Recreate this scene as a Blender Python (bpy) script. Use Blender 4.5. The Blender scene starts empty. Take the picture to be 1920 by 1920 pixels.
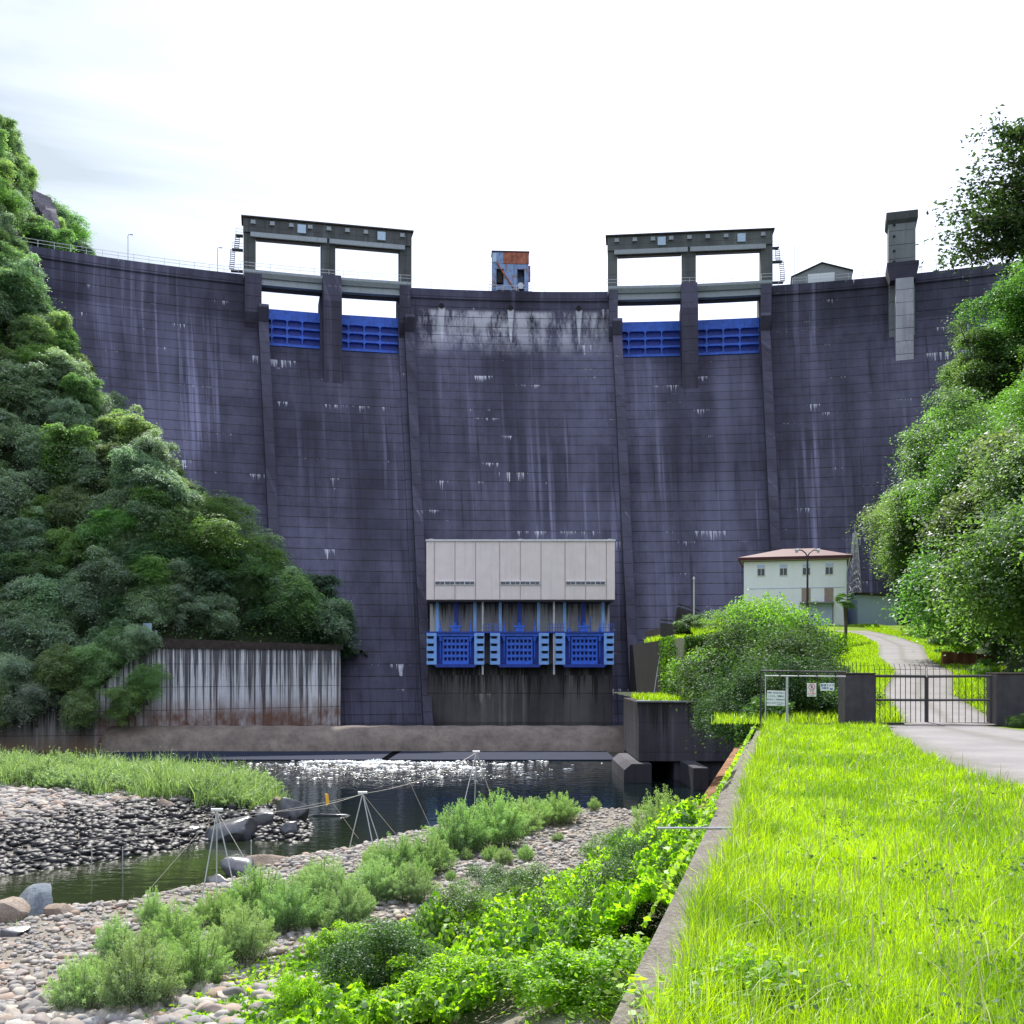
import bpy, bmesh, math, random
import numpy as np
from mathutils import Vector, Matrix

# ---------------------------------------------------------------- camera, sky, sun
scene = bpy.context.scene
F, HZ, W0 = 2000.0, 1245.0, 1920.0          # focal length and horizon row of the photograph in its own pixels
cam_d = bpy.data.cameras.new("camera")
cam = bpy.data.objects.new("camera", cam_d)
scene.collection.objects.link(cam)
cam.location = (0, 0, 0)
cam.rotation_euler = (math.radians(90), 0, 0)
cam_d.sensor_width = 36.0
cam_d.lens = 36.0 * F / W0
cam_d.shift_y = (HZ - 960.0) / W0
cam_d.clip_start = 0.1
cam_d.clip_end = 3000.0
scene.camera = cam

SUN_EL, SUN_AZ = math.radians(52), math.radians(-8)
SUNV = Vector((math.sin(SUN_AZ) * math.cos(SUN_EL), math.cos(SUN_AZ) * math.cos(SUN_EL), math.sin(SUN_EL)))
sd = bpy.data.lights.new("sun", 'SUN')
sd.energy = 4.4
sd.angle = math.radians(0.6)
sd.color = (1.0, 0.95, 0.86)
sun = bpy.data.objects.new("sun", sd)
scene.collection.objects.link(sun)
sun.rotation_euler = SUNV.to_track_quat('Z', 'Y').to_euler()
sun.location = (0, 60, 120)

world = bpy.data.worlds.new("World")
scene.world = world
world.use_nodes = True
wn, wl = world.node_tree.nodes, world.node_tree.links
wn.clear()
w_out = wn.new("ShaderNodeOutputWorld")
w_bg = wn.new("ShaderNodeBackground"); w_bg.inputs[1].default_value = 0.1
w_sky = wn.new("ShaderNodeTexSky"); w_sky.sky_type = 'NISHITA'; w_sky.sun_disc = False
w_sky.sun_elevation = SUN_EL; w_sky.sun_rotation = SUN_AZ
w_tc = wn.new("ShaderNodeTexCoord")
w_map = wn.new("ShaderNodeMapping"); w_map.inputs['Rotation'].default_value = (0, math.radians(38), math.radians(20)); w_map.inputs['Scale'].default_value = (1.3, 1.0, 5.5)
w_no = wn.new("ShaderNodeTexNoise"); w_no.inputs['Scale'].default_value = 1.5; w_no.inputs['Detail'].default_value = 8; w_no.inputs['Roughness'].default_value = 0.55
w_no.inputs['Distortion'].default_value = 0.6
# thin cloud veil is fuller towards the right and the sun, thinner to the upper left
w_dot = wn.new("ShaderNodeVectorMath"); w_dot.operation = 'DOT_PRODUCT'; w_dot.inputs[1].default_value = (0.85, 0.0, 0.5)
w_add = wn.new("ShaderNodeMath"); w_add.operation = 'MULTIPLY_ADD'; w_add.inputs[1].default_value = 1.5
w_ramp = wn.new("ShaderNodeMapRange"); w_ramp.inputs[1].default_value = 0.24; w_ramp.inputs[2].default_value = 0.70; w_ramp.inputs[3].default_value = 0.0; w_ramp.inputs[4].default_value = 1.0
w_mix = wn.new("ShaderNodeMixRGB"); w_mix.inputs[2].default_value = (7.4, 7.95, 10.0, 1)
wl.new(w_tc.outputs['Generated'], w_map.inputs[0]); wl.new(w_map.outputs[0], w_no.inputs[0])
wl.new(w_tc.outputs['Generated'], w_dot.inputs[0])
wl.new(w_dot.outputs['Value'], w_add.inputs[0]); wl.new(w_no.outputs[0], w_add.inputs[2])
wl.new(w_add.outputs[0], w_ramp.inputs[0]); wl.new(w_ramp.outputs[0], w_mix.inputs[0])
w_thin = wn.new('ShaderNodeMixRGB'); w_thin.inputs[0].default_value = 0.8; w_thin.inputs[2].default_value = (3.75, 4.25, 4.45, 1)
wl.new(w_sky.outputs[0], w_thin.inputs[1]); wl.new(w_thin.outputs[0], w_mix.inputs[1]); wl.new(w_mix.outputs[0], w_bg.inputs[0]); wl.new(w_bg.outputs[0], w_out.inputs[0])

scene.view_settings.view_transform = 'Standard'
scene.view_settings.look = 'None'
scene.view_settings.gamma = 1.0
scene.view_settings.exposure = 0.85
try:
    scene.cycles.max_bounces = 6; scene.cycles.diffuse_bounces = 3; scene.cycles.glossy_bounces = 2
    scene.cycles.transmission_bounces = 3; scene.cycles.transparent_max_bounces = 4
    scene.cycles.use_denoising = True
    scene.cycles.caustics_reflective = False; scene.cycles.caustics_refractive = False
    scene.cycles.sample_clamp_direct = 30.0
except Exception:
    pass

COL = scene.collection
rng = np.random.default_rng(11)
random.seed(5)
PI = math.pi


def at(px, py, D):
    return Vector(((px - 960.0) / F * D, D, (HZ - py) / F * D))


def onz(px, py, z):
    D = -z * F / (py - HZ)
    return Vector(((px - 960.0) / F * D, D, z))


# ---------------------------------------------------------------- object helpers
def tag(o, label=None, cat=None, group=None, kind=None):
    if label: o["label"] = label
    if cat: o["category"] = cat
    if group: o["group"] = group
    if kind: o["kind"] = kind
    return o


def link(name, me, mat=None, parent=None):
    o = bpy.data.objects.new(name, me)
    COL.objects.link(o)
    if mat is not None and not me.materials:
        for m in (mat if isinstance(mat, (list, tuple)) else [mat]):
            me.materials.append(m)
    if parent is not None: o.parent = parent
    return o


def empty(name, loc=(0, 0, 0), rz=0.0):
    o = bpy.data.objects.new(name, None)
    COL.objects.link(o)
    o.location = loc
    o.rotation_euler = (0, 0, rz)
    o.empty_display_size = 0.5
    return o


def copy_tree(o, parent=None):
    c = o.copy()
    COL.objects.link(c)
    c.parent = parent
    for ch in list(o.children):
        copy_tree(ch, c)
    return c


def np_mesh(name, v, f, var=None, smooth=False, uv=None):
    v = np.ascontiguousarray(v, dtype=np.float32)
    f = np.ascontiguousarray(f, dtype=np.int32)
    me = bpy.data.meshes.new(name)
    n, k = f.shape
    me.vertices.add(len(v)); me.vertices.foreach_set('co', v.ravel())
    me.loops.add(n * k); me.loops.foreach_set('vertex_index', f.ravel())
    me.polygons.add(n)
    me.polygons.foreach_set('loop_start', np.arange(0, n * k, k, dtype=np.int32))
    me.polygons.foreach_set('loop_total', np.full(n, k, dtype=np.int32))
    if smooth: me.polygons.foreach_set('use_smooth', np.ones(n, dtype=bool))
    me.update(calc_edges=True)
    if var is not None:
        a = me.attributes.new('var', 'FLOAT', 'FACE')
        a.data.foreach_set('value', np.ascontiguousarray(var, dtype=np.float32))
    if uv is not None:
        l = me.uv_layers.new(name='UVMap')
        l.data.foreach_set('uv', np.ascontiguousarray(uv, dtype=np.float32).ravel())
    return me


class MB:
    """collects boxes, prisms and tubes into one mesh"""
    def __init__(self): self.v = []; self.f = []; self.uv = []

    def add(self, vs, fs):
        b = len(self.v)
        self.v += [tuple(p) for p in vs]
        self.f += [tuple(i + b for i in q) for q in fs]

    def box(self, x0, x1, y0, y1, z0, z1):
        self.add([(x0, y0, z0), (x1, y0, z0), (x1, y1, z0), (x0, y1, z0), (x0, y0, z1), (x1, y0, z1), (x1, y1, z1), (x0, y1, z1)],
                 [(0, 3, 2, 1), (4, 5, 6, 7), (0, 1, 5, 4), (1, 2, 6, 5), (2, 3, 7, 6), (3, 0, 4, 7)])
        return self

    def prism(self, poly, y0, y1, axis='y'):
        """closed outline in (x,z) pushed along y (or in (y,z) along x, or (x,y) along z)"""
        n = len(poly)
        def P(a, b, t):
            return (a, t, b) if axis == 'y' else ((t, a, b) if axis == 'x' else (a, b, t))
        vs = [P(a, b, y0) for a, b in poly] + [P(a, b, y1) for a, b in poly]
        fs = [tuple(range(n)), tuple(range(2 * n - 1, n - 1, -1))]
        fs += [(i, i + n, (i + 1) % n + n, (i + 1) % n) for i in range(n)]
        self.add(vs, fs)
        return self

    def tube(self, pts, r, seg=6, r1=None, caps=True):
        pts = [Vector(p) for p in pts]
        n = len(pts)
        rings = []
        for i, p in enumerate(pts):
            d = (pts[min(i + 1, n - 1)] - pts[max(i - 1, 0)]).normalized()
            a = d.orthogonal().normalized() if i == 0 else (a - d * a.dot(d)).normalized()
            b = d.cross(a)
            rr = r if r1 is None else r + (r1 - r) * i / (n - 1)
            rings.append([p + (a * math.cos(t) + b * math.sin(t)) * rr for t in [2 * PI * k / seg for k in range(seg)]])
        vs = [q for ring in rings for q in ring]
        fs = []
        for i in range(n - 1):
            for k in range(seg):
                k2 = (k + 1) % seg
                fs.append((i * seg + k, i * seg + k2, (i + 1) * seg + k2, (i + 1) * seg + k))
        if caps:
            fs.append(tuple(range(seg - 1, -1, -1))); fs.append(tuple((n - 1) * seg + k for k in range(seg)))
        self.add(vs, fs)
        return self

    def build(self, name, mat, parent=None, bevel=0, smooth=False):
        me = bpy.data.meshes.new(name)
        me.from_pydata(self.v, [], self.f)
        bm = bmesh.new(); bm.from_mesh(me)
        bmesh.ops.recalc_face_normals(bm, faces=bm.faces)
        bm.to_mesh(me); bm.free()
        if smooth:
            me.polygons.foreach_set('use_smooth', np.ones(len(me.polygons), dtype=bool))
        o = link(name, me, mat, parent)
        if bevel:
            m = o.modifiers.new('bevel', 'BEVEL'); m.width = bevel; m.segments = 2; m.limit_method = 'ANGLE'
        return o


# ---------------------------------------------------------------- materials
def new_mat(name):
    m = bpy.data.materials.new(name)
    m.use_nodes = True
    nt = m.node_tree
    nt.nodes.clear()
    return m, nt


class NT:
    def __init__(self, nt): self.nt = nt; self.N = nt.nodes; self.L = nt.links

    def node(self, t, **kw):
        n = self.N.new(t)
        for k, v in kw.items():
            if k == 'ins':
                for kk, vv in v.items():
                    if hasattr(vv, 'is_output'): self.L.new(vv, n.inputs[kk])
                    else: n.inputs[kk].default_value = vv
            else: setattr(n, k, v)
        return n

    def math(self, op, a, b=None, c=None, clamp=False):
        n = self.N.new('ShaderNodeMath'); n.operation = op; n.use_clamp = clamp
        for i, v in enumerate((a, b, c)):
            if v is None: continue
            if hasattr(v, 'is_output'): self.L.new(v, n.inputs[i])
            else: n.inputs[i].default_value = v
        return n.outputs[0]

    def noise(self, vec, scale=1.0, detail=4, rough=0.55, dist=0.0):
        n = self.node('ShaderNodeTexNoise', ins={'Scale': scale, 'Detail': detail, 'Roughness': rough, 'Distortion': dist})
        if vec is not None: self.L.new(vec, n.inputs['Vector'])
        return n.outputs[0]

    def mapping(self, vec, scale=(1, 1, 1), loc=(0, 0, 0), rot=(0, 0, 0)):
        return self.node('ShaderNodeMapping', ins={'Vector': vec, 'Scale': scale, 'Location': loc, 'Rotation': rot}).outputs[0]

    def ramp(self, v, a, b, lo=0.0, hi=1.0, smooth=False):
        n = self.node('ShaderNodeMapRange', ins={0: v, 1: a, 2: b, 3: lo, 4: hi})
        if smooth: n.interpolation_type = 'SMOOTHSTEP'
        return n.outputs[0]

    def mix(self, fac, a, b, mode='MIX'):
        n = self.N.new('ShaderNodeMixRGB'); n.blend_type = mode
        for i, v in enumerate((fac, a, b)):
            if hasattr(v, 'is_output'): self.L.new(v, n.inputs[i])
            elif i == 0: n.inputs[0].default_value = v
            else: n.inputs[i].default_value = (v[0], v[1], v[2], 1)
        return n.outputs[0]

    def out(self, sh):
        o = self.N.new('ShaderNodeOutputMaterial'); self.L.new(sh, o.inputs[0])

    def principled(self, color, rough=0.8, bump=None, bstr=0.3, bdist=0.05, metal=0.0, spec=0.5):
        p = self.N.new('ShaderNodeBsdfPrincipled')
        if hasattr(color, 'is_output'): self.L.new(color, p.inputs['Base Color'])
        else: p.inputs['Base Color'].default_value = (*color, 1)
        if hasattr(rough, 'is_output'): self.L.new(rough, p.inputs['Roughness'])
        else: p.inputs['Roughness'].default_value = rough
        p.inputs['Metallic'].default_value = metal
        p.inputs['Specular IOR Level'].default_value = spec
        if bump is not None:
            b = self.node('ShaderNodeBump', ins={'Strength': bstr, 'Distance': bdist, 'Height': bump})
            self.L.new(b.outputs[0], p.inputs['Normal'])
        self.out(p.outputs[0])
        return p


def mat_simple(name, col, rough=0.6, metal=0.0, var=0.12, scale=3.0, spec=0.5, rust=0.0, rustcol=(0.16, 0.05, 0.02), streak=0.0):
    m, nt = new_mat(name); g = NT(nt)
    tc = g.node('ShaderNodeTexCoord').outputs['Object']
    n1 = g.noise(tc, scale, 5, 0.6)
    c = g.mix(g.ramp(n1, 0.3, 0.7), [x * (1 - var) for x in col], [min(1, x * (1 + var)) for x in col])
    if streak:
        s = g.noise(g.mapping(tc, (3.0, 3.0, 0.12)), 1.0, 4, 0.6)
        c = g.mix(g.ramp(s, 0.52, 0.72, 0, streak), c, [x * 0.35 for x in col])
    if rust:
        r = g.noise(g.mapping(tc, (1.6, 1.6, 0.7)), 1.3, 6, 0.7)
        c = g.mix(g.ramp(r, 0.62 - rust * 0.3, 0.68 - rust * 0.25), c, rustcol)
    n2 = g.noise(tc, scale * 12, 3, 0.6)
    g.principled(c, rough, n2, 0.15, 0.02, metal, spec)
    return m


def mat_concrete(name, light, dark, lift=2.0, coord='UV', white=0.6, streak=0.6, vjoint=15.0, dirt=(0.02, 0.018, 0.016), crest=False, warm=None, topdark=None, wcol=(0.55, 0.56, 0.62), jw=0.045, glow=1.0):
    """weathered mass concrete: pour joints every `lift` metres, lime marks hanging from them, long rain streaks"""
    m, nt = new_mat(name); g = NT(nt)
    if coord == 'UV':
        src = g.node('ShaderNodeTexCoord').outputs['UV']
    else:
        src = g.node('ShaderNodeNewGeometry').outputs['Position']
    sp = g.node('ShaderNodeSeparateXYZ', ins={0: src})
    if coord == 'UV': u, z = sp.outputs[0], sp.outputs[1]
    else:
        u = g.math('ADD', sp.outputs[0], g.math('MULTIPLY', sp.outputs[1], 0.9)); z = sp.outputs[2]
    def uvw(su, sz, off=0.0):
        return g.node('ShaderNodeCombineXYZ', ins={0: g.math('MULTIPLY_ADD', u, su, off), 1: g.math('MULTIPLY', z, sz), 2: off}).outputs[0]
    big = g.noise(uvw(0.05, 0.05, 3.1), 1.0, 5, 0.6)
    mid = g.noise(uvw(0.5, 0.35, 7.7), 1.0, 6, 0.65)
    fine = g.noise(uvw(4, 4, 1.0), 1.0, 5, 0.7)
    col = g.mix(g.ramp(big, 0.35, 0.65), dark, light)
    col = g.mix(g.ramp(mid, 0.35, 0.75, 0.0, 0.55), col, [x * 0.55 for x in dark])
    # lift by lift tone
    k = g.math('FLOOR', g.math('DIVIDE', z, lift))
    vj = g.math('FLOOR', g.math('DIVIDE', u, vjoint))
    wn_ = g.node('ShaderNodeTexWhiteNoise', noise_dimensions='2D', ins={0: g.node('ShaderNodeCombineXYZ', ins={0: k, 1: vj}).outputs[0]}).outputs[0]
    col = g.mix(g.ramp(wn_, 0, 1, 0.0, 0.12), col, [x * 1.5 for x in light])
    col = g.mix(g.ramp(fine, 0.4, 0.8, 0.0, 0.35), col, [x * 0.5 for x in dark])
    # long rain streaks, pale and dark
    s1 = g.noise(uvw(0.75, 0.018, 12.0), 1.0, 5, 0.62)
    s2 = g.noise(uvw(1.6, 0.05, 31.0), 1.0, 4, 0.6)
    sb = g.ramp(g.noise(uvw(0.07, 0.03, 55.0), 1.0, 2, 0.5), 0.42, 0.62)
    col = g.mix(g.math('MULTIPLY', g.ramp(s1, 0.52, 0.70, 0, streak), sb), col, [min(1, x * 2.3) for x in light])
    col = g.mix(g.ramp(s2, 0.56, 0.75, 0, streak), col, [x * 0.35 for x in dark])
    # broad seepage bands, darker and paler
    bb = g.noise(uvw(0.11, 0.012, 71.0), 1.0, 4, 0.6)
    col = g.mix(g.ramp(bb, 0.50, 0.66, 0.0, 0.55), col, [x * 0.5 for x in dark])
    col = g.mix(g.ramp(bb, 0.48, 0.34, 0.0, 0.40), col, [min(1, x * 1.6) for x in light])
    # lime marks that hang from pour joints
    fr = g.math('FRACT', g.math('DIVIDE', z, lift))
    below = g.math('MULTIPLY', g.math('SUBTRACT', 1.0, fr), lift)
    hk = g.node('ShaderNodeTexWhiteNoise', noise_dimensions='1D', ins={'W': k}).outputs[0]
    n_l = g.node('ShaderNodeTexNoise', ins={'Vector': g.node('ShaderNodeCombineXYZ', ins={0: g.math('MULTIPLY', u, g.ramp(hk, 0, 1, 0.7, 3.0)), 1: g.math('MULTIPLY', k, 7.31), 2: 4.4}).outputs[0], 'Scale': 1.0, 'Detail': 4.0, 'Roughness': 0.85}).outputs[0]
    n_g = g.node('ShaderNodeTexNoise', ins={'Vector': g.node('ShaderNodeCombineXYZ', ins={0: g.math('MULTIPLY', u, g.ramp(g.math('FRACT', g.math('MULTIPLY', hk, 9.0)), 0, 1, 0.07, 0.22)), 1: g.math('MULTIPLY', k, 3.77), 2: 9.0}).outputs[0], 'Scale': 1.0, 'Detail': 1.0}).outputs[0]
    ln = g.math('MULTIPLY', g.ramp(n_l, 0.50, 0.86, 0.0, 6.5), g.math('MULTIPLY', g.ramp(n_g, 0.58, 0.74), g.ramp(g.math('FRACT', g.math('MULTIPLY', hk, 23.0)), 0.1, 1.0, 0.25, 1.3)))
    wm = g.math('MULTIPLY', g.ramp(g.math('SUBTRACT', ln, below), 0.0, 0.55), g.ramp(fine, 0.3, 0.6, 0.35, 1.0))
    col = g.mix(g.math('MULTIPLY', wm, white), col, wcol)
    if crest:
        # broad lime wash under the crest of the middle block
        for pxd in (828, 957, 1085):
            ud = th(pxd) * 178.0
            du = g.math('ABSOLUTE', g.math('SUBTRACT', u, ud + 0.05))
            wdt = g.ramp(z, 52.5, 59.0, 0.05, 0.55)
            dm = g.math('MULTIPLY', g.ramp(g.math('SUBTRACT', wdt, du), -0.08, 0.12), g.math('MULTIPLY', g.ramp(z, 59.1, 58.9), g.ramp(z, 52.0, 55.0)))
            col = g.mix(g.math('MULTIPLY', dm, g.ramp(mid, 0.3, 0.6, 0.5, 1.0)), col, (0.66, 0.68, 0.74))
        zz = g.math('MULTIPLY', g.ramp(z, 58.9, 58.4), g.ramp(z, 50.0, 57.0))
        uu = g.math('MULTIPLY', g.ramp(u, -27.5, -25.0), g.ramp(u, 7.0, 4.0))
        nn = g.ramp(g.noise(uvw(0.38, 0.10, 2.2), 1.0, 6, 0.75), 0.43, 0.58)
        col = g.mix(g.math('MULTIPLY', g.math('MULTIPLY', zz, uu), g.math('MULTIPLY', nn, 0.95)), col, (0.54, 0.54, 0.60))
    if topdark is not None:
        tz, tl = topdark     # black rain stains that run down from the coping
        st = g.noise(uvw(0.95, 0.008, 8.0), 1.0, 6, 0.85)
        depth = g.math('ADD', g.ramp(st, 0.46, 0.60, 0.5, tl), g.ramp(g.noise(uvw(2.5, 0.01, 18.0), 1.0, 3, 0.7), 0.4, 0.7, 0.0, 1.8))
        mk = g.ramp(g.math('SUBTRACT', depth, g.math('SUBTRACT', tz, z)), -0.2, 1.6)
        col = g.mix(g.math('MULTIPLY', mk, 0.88), col, dirt)
    if warm is not None:
        wz, wc = warm
        col = g.mix(g.math('MULTIPLY', g.ramp(z, wz + 1.2, wz - 1.0), g.ramp(mid, 0.3, 0.6, 0.35, 0.95)), col, wc)
    # pour joints
    jd = g.math('MULTIPLY', g.math('MINIMUM', fr, g.math('SUBTRACT', 1.0, fr)), lift)
    jl = g.math('LESS_THAN', jd, jw)
    fu = g.math('FRACT', g.math('DIVIDE', u, vjoint))
    ju = g.math('MULTIPLY', g.math('LESS_THAN', g.math('MULTIPLY', g.math('MINIMUM', fu, g.math('SUBTRACT', 1.0, fu)), vjoint), jw * .8), 0.3)
    jj = g.math('MAXIMUM', jl, ju)
    col = g.mix(g.math('MULTIPLY', jj, g.ramp(mid, 0.3, 0.6, 0.4, 0.9)), col, dirt)
    hgt = g.math('SUBTRACT', g.math('ADD', g.math('MULTIPLY', fine, 0.4), mid), g.math('MULTIPLY', jj, 1.5))
    g.principled(col, 0.9, hgt, 0.5, 0.06, 0.0, 0.25)
    return m


def mat_leaf(name, dark, light, trans=0.35, gloss=0.10, rough=0.45, objvar=0.5, yel=0.7):
    m, nt = new_mat(name); g = NT(nt)
    va = g.node('ShaderNodeAttribute', attribute_name='var').outputs['Fac']
    oi = g.node('ShaderNodeObjectInfo').outputs['Random']
    c = g.mix(va, dark, light)
    hs = g.node('ShaderNodeHueSaturation', ins={'Hue': g.ramp(oi, 0, 1, 0.5 - 0.035 * objvar, 0.5 + 0.03 * objvar), 'Saturation': g.ramp(g.math('FRACT', g.math('MULTIPLY', oi, 7.3)), 0, 1, 1 - 0.35 * objvar, 1.08),
                                                'Value': g.ramp(g.math('FRACT', g.math('MULTIPLY', oi, 13.7)), 0, 1, 1 - 0.4 * objvar, 1 + 0.35 * objvar), 'Color': c}).outputs[0]
    d = g.node('ShaderNodeBsdfDiffuse', ins={'Color': hs})
    tcol = g.mix(yel, hs, (1.0, 1.15, 0.25), 'MULTIPLY')
    tcol = g.mix(1.0, tcol, (1.9, 1.9, 1.9), 'MULTIPLY')
    t = g.node('ShaderNodeBsdfTranslucent', ins={'Color': tcol})
    s = g.node('ShaderNodeBsdfAnisotropic' if False else 'ShaderNodeBsdfGlossy', ins={'Color': (0.9, 0.95, 1, 1), 'Roughness': rough + .12})
    m1 = g.node('ShaderNodeMixShader', ins={0: trans, 1: d.outputs[0], 2: t.outputs[0]})
    m2 = g.node('ShaderNodeMixShader', ins={0: gloss * .45, 1: m1.outputs[0], 2: s.outputs[0]})
    g.out(m2.outputs[0])
    return m


CX, R0 = 10.0, 178.0


def th(px, R=R0):
    lo, hi = -1.2, 1.2
    k = (px - 960.0) / F
    for _ in range(50):
        mid = (lo + hi) / 2
        if (CX + R * math.sin(mid)) < k * R * math.cos(mid): lo = mid
        else: hi = mid
    return (lo + hi) / 2


M = {}
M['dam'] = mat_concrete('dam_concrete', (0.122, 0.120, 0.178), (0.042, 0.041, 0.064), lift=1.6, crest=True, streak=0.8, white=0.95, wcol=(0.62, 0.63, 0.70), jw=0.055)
M['pier'] = mat_concrete('pier_concrete', (0.088, 0.084, 0.125), (0.052, 0.05, 0.074), coord='W', white=0.3, streak=0.6, vjoint=400)
M['frame'] = mat_concrete('frame_concrete', (0.12, 0.13, 0.125), (0.08, 0.088, 0.09), coord='W', lift=2.4, white=0.1, streak=0.6, vjoint=400, jw=0.02)
M['tower'] = mat_concrete('tower_concrete', (0.30, 0.32, 0.34), (0.22, 0.24, 0.25), coord='W', lift=2.2, white=0.2, streak=0.5, vjoint=400)
M['buttress'] = mat_concrete('buttress_concrete', (0.58, 0.58, 0.64), (0.42, 0.42, 0.48), coord='W', lift=2.0, white=0.9, streak=0.7, vjoint=400)
M['wallL'] = mat_concrete('training_wall_concrete', (0.82, 0.82, 0.84), (0.66, 0.67, 0.72), coord='W', lift=2.6, white=0.3, streak=0.6, vjoint=7.0, warm=(-4.9, (0.16, 0.075, 0.045)), topdark=(2.6, 14.0), dirt=(0.03, 0.028, 0.035), jw=0.03)
M['wallL2'] = mat_concrete('low_wall_concrete', (0.22, 0.21, 0.20), (0.12, 0.12, 0.12), coord='W', lift=2.6, white=0.3, streak=0.8, vjoint=6.0, warm=(-8.3, (0.22, 0.14, 0.09)), topdark=(-4.3, 4.0), jw=0.03)
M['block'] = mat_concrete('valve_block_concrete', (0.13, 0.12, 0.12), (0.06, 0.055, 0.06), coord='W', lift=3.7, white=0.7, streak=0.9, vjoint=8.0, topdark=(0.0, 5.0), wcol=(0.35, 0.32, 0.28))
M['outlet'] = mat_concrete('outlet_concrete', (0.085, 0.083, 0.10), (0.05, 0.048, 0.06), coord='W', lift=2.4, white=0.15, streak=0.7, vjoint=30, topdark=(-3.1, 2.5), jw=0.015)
M['backwall'] = mat_concrete('valve_back_concrete', (0.85, 0.82, 0.76), (0.55, 0.52, 0.50), coord='W', lift=4, white=0.6, streak=0.9, vjoint=5.0, topdark=(8.2, 2.5))
M['pool_base'] = mat_simple('weir_concrete', (0.17, 0.135, 0.11), 0.7, 0, 0.4, 0.6, streak=0.5)
M['slot'] = mat_simple('dark_slot', (0.004, 0.004, 0.005), 1.0, spec=0.0)
M['low_slab'] = mat_simple('dark_blue_slab', (0.024, 0.030, 0.052), 0.85, 0, 0.15, 0.5, spec=0.08)
M['coping'] = mat_simple('coping_dark', (0.045, 0.035, 0.03), 0.95, 0, 0.5, 2.0)
M['cream'] = mat_simple('cream_panel', (0.90, 0.80, 0.77), 0.75, 0, 0.05, 0.8, streak=0.16)
M['blue'] = mat_simple('blue_gate_paint', (0.030, 0.145, 0.74), 0.5, 0, 0.25, 1.5, rust=0.0, streak=0.4)
M['blue_dk'] = mat_simple('blue_gate_skin', (0.014, 0.050, 0.36), 0.55, 0, 0.3, 1.5, streak=0.5)
M['blue_lt'] = mat_simple('blue_housing_paint', (0.22, 0.45, 0.98), 0.5, 0, 0.15, 1.0, streak=0.3)
M['black'] = mat_simple('black_void', (0.012, 0.012, 0.015), 0.9, 0, 0.2)
M['white_trim'] = mat_simple('white_trim', (0.75, 0.75, 0.76), 0.6)
M['glass'] = mat_simple('dark_window_glass', (0.02, 0.03, 0.05), 0.12, 0, 0.1, spec=0.8)
M['girder'] = mat_simple('pale_girder', (0.30, 0.34, 0.36), 0.6, 0, 0.1, streak=0.3)
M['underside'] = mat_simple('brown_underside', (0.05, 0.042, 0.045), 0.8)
M['lightbox'] = mat_simple('pale_blue_box', (0.42, 0.55, 0.68), 0.6)
M['galv'] = mat_simple('galvanised_steel', (0.50, 0.52, 0.55), 0.45, 0.3, 0.12)
M['rail_white'] = mat_simple('white_rail', (0.62, 0.63, 0.66), 0.5)
M['dark_steel'] = mat_simple('dark_steel', (0.035, 0.033, 0.038), 0.55)
M['winch_blue'] = mat_simple('winch_house_blue', (0.22, 0.33, 0.55), 0.7, 0, 0.25, 1.0, rust=0.34, rustcol=(0.20, 0.13, 0.12), streak=0.5)
M['rust_red'] = mat_simple('rust_red_sheet', (0.36, 0.12, 0.07), 0.85, 0, 0.5, 1.2, streak=0.7)
M['roof_red'] = mat_simple('red_roof_tile', (0.075, 0.010, 0.018), 0.6, 0, 0.1, 1.0)
M['house'] = mat_simple('white_house_render', (0.90, 0.91, 0.98), 0.8, 0, 0.03, 0.8, streak=0.06)
M['shutter'] = mat_simple('pale_blue_shutter', (0.52, 0.60, 0.86), 0.6, 0, 0.03, 0.8)
M['shed_panel'] = mat_simple('pale_blue_shed', (0.52, 0.62, 0.90), 0.65, 0, 0.04, 0.6, streak=0.08)
M['tan'] = mat_simple('tan_panel', (0.36, 0.27, 0.24), 0.8)
M['hut'] = mat_simple('grey_hut_sheet', (0.24, 0.26, 0.27), 0.7, 0, 0.1)
M['pillar'] = mat_simple('dark_gate_pillar', (0.055, 0.05, 0.062), 0.85, 0, 0.3, 3.0, streak=0.5)
M['orange'] = mat_simple('rust_stained_wall', (0.20, 0.085, 0.03), 0.9, 0, 0.6, 1.0, streak=0.7)
M['sign'] = mat_simple('sign_white', (0.72, 0.76, 0.78), 0.5, 0, 0.02)
M['sign_blue'] = mat_simple('sign_ink_blue', (0.03, 0.10, 0.32), 0.5)
M['sign_navy'] = mat_simple('sign_ink_dark', (0.03, 0.13, 0.20), 0.5)
M['sign_red'] = mat_simple('sign_ink_red', (0.65, 0.04, 0.06), 0.5)
M['yellow'] = mat_simple('yellow_tag', (0.75, 0.42, 0.03), 0.6)
M['bark'] = mat_simple('bark', (0.09, 0.07, 0.055), 0.95, 0, 0.4, 3.0)
M['foam_glint'] = mat_simple('white_water_glint', (0.85, 0.9, 0.92), 0.4)
M['rusty'] = mat_simple('rusty_sheet_pile', (0.20, 0.085, 0.04), 0.9, 0, 0.5, 1.3, streak=0.7)
M['stalk'] = mat_simple('dry_stalk', (0.55, 0.50, 0.26), 0.8)
M['rope'] = mat_simple('pale_wire', (0.55, 0.52, 0.47), 0.6)

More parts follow.
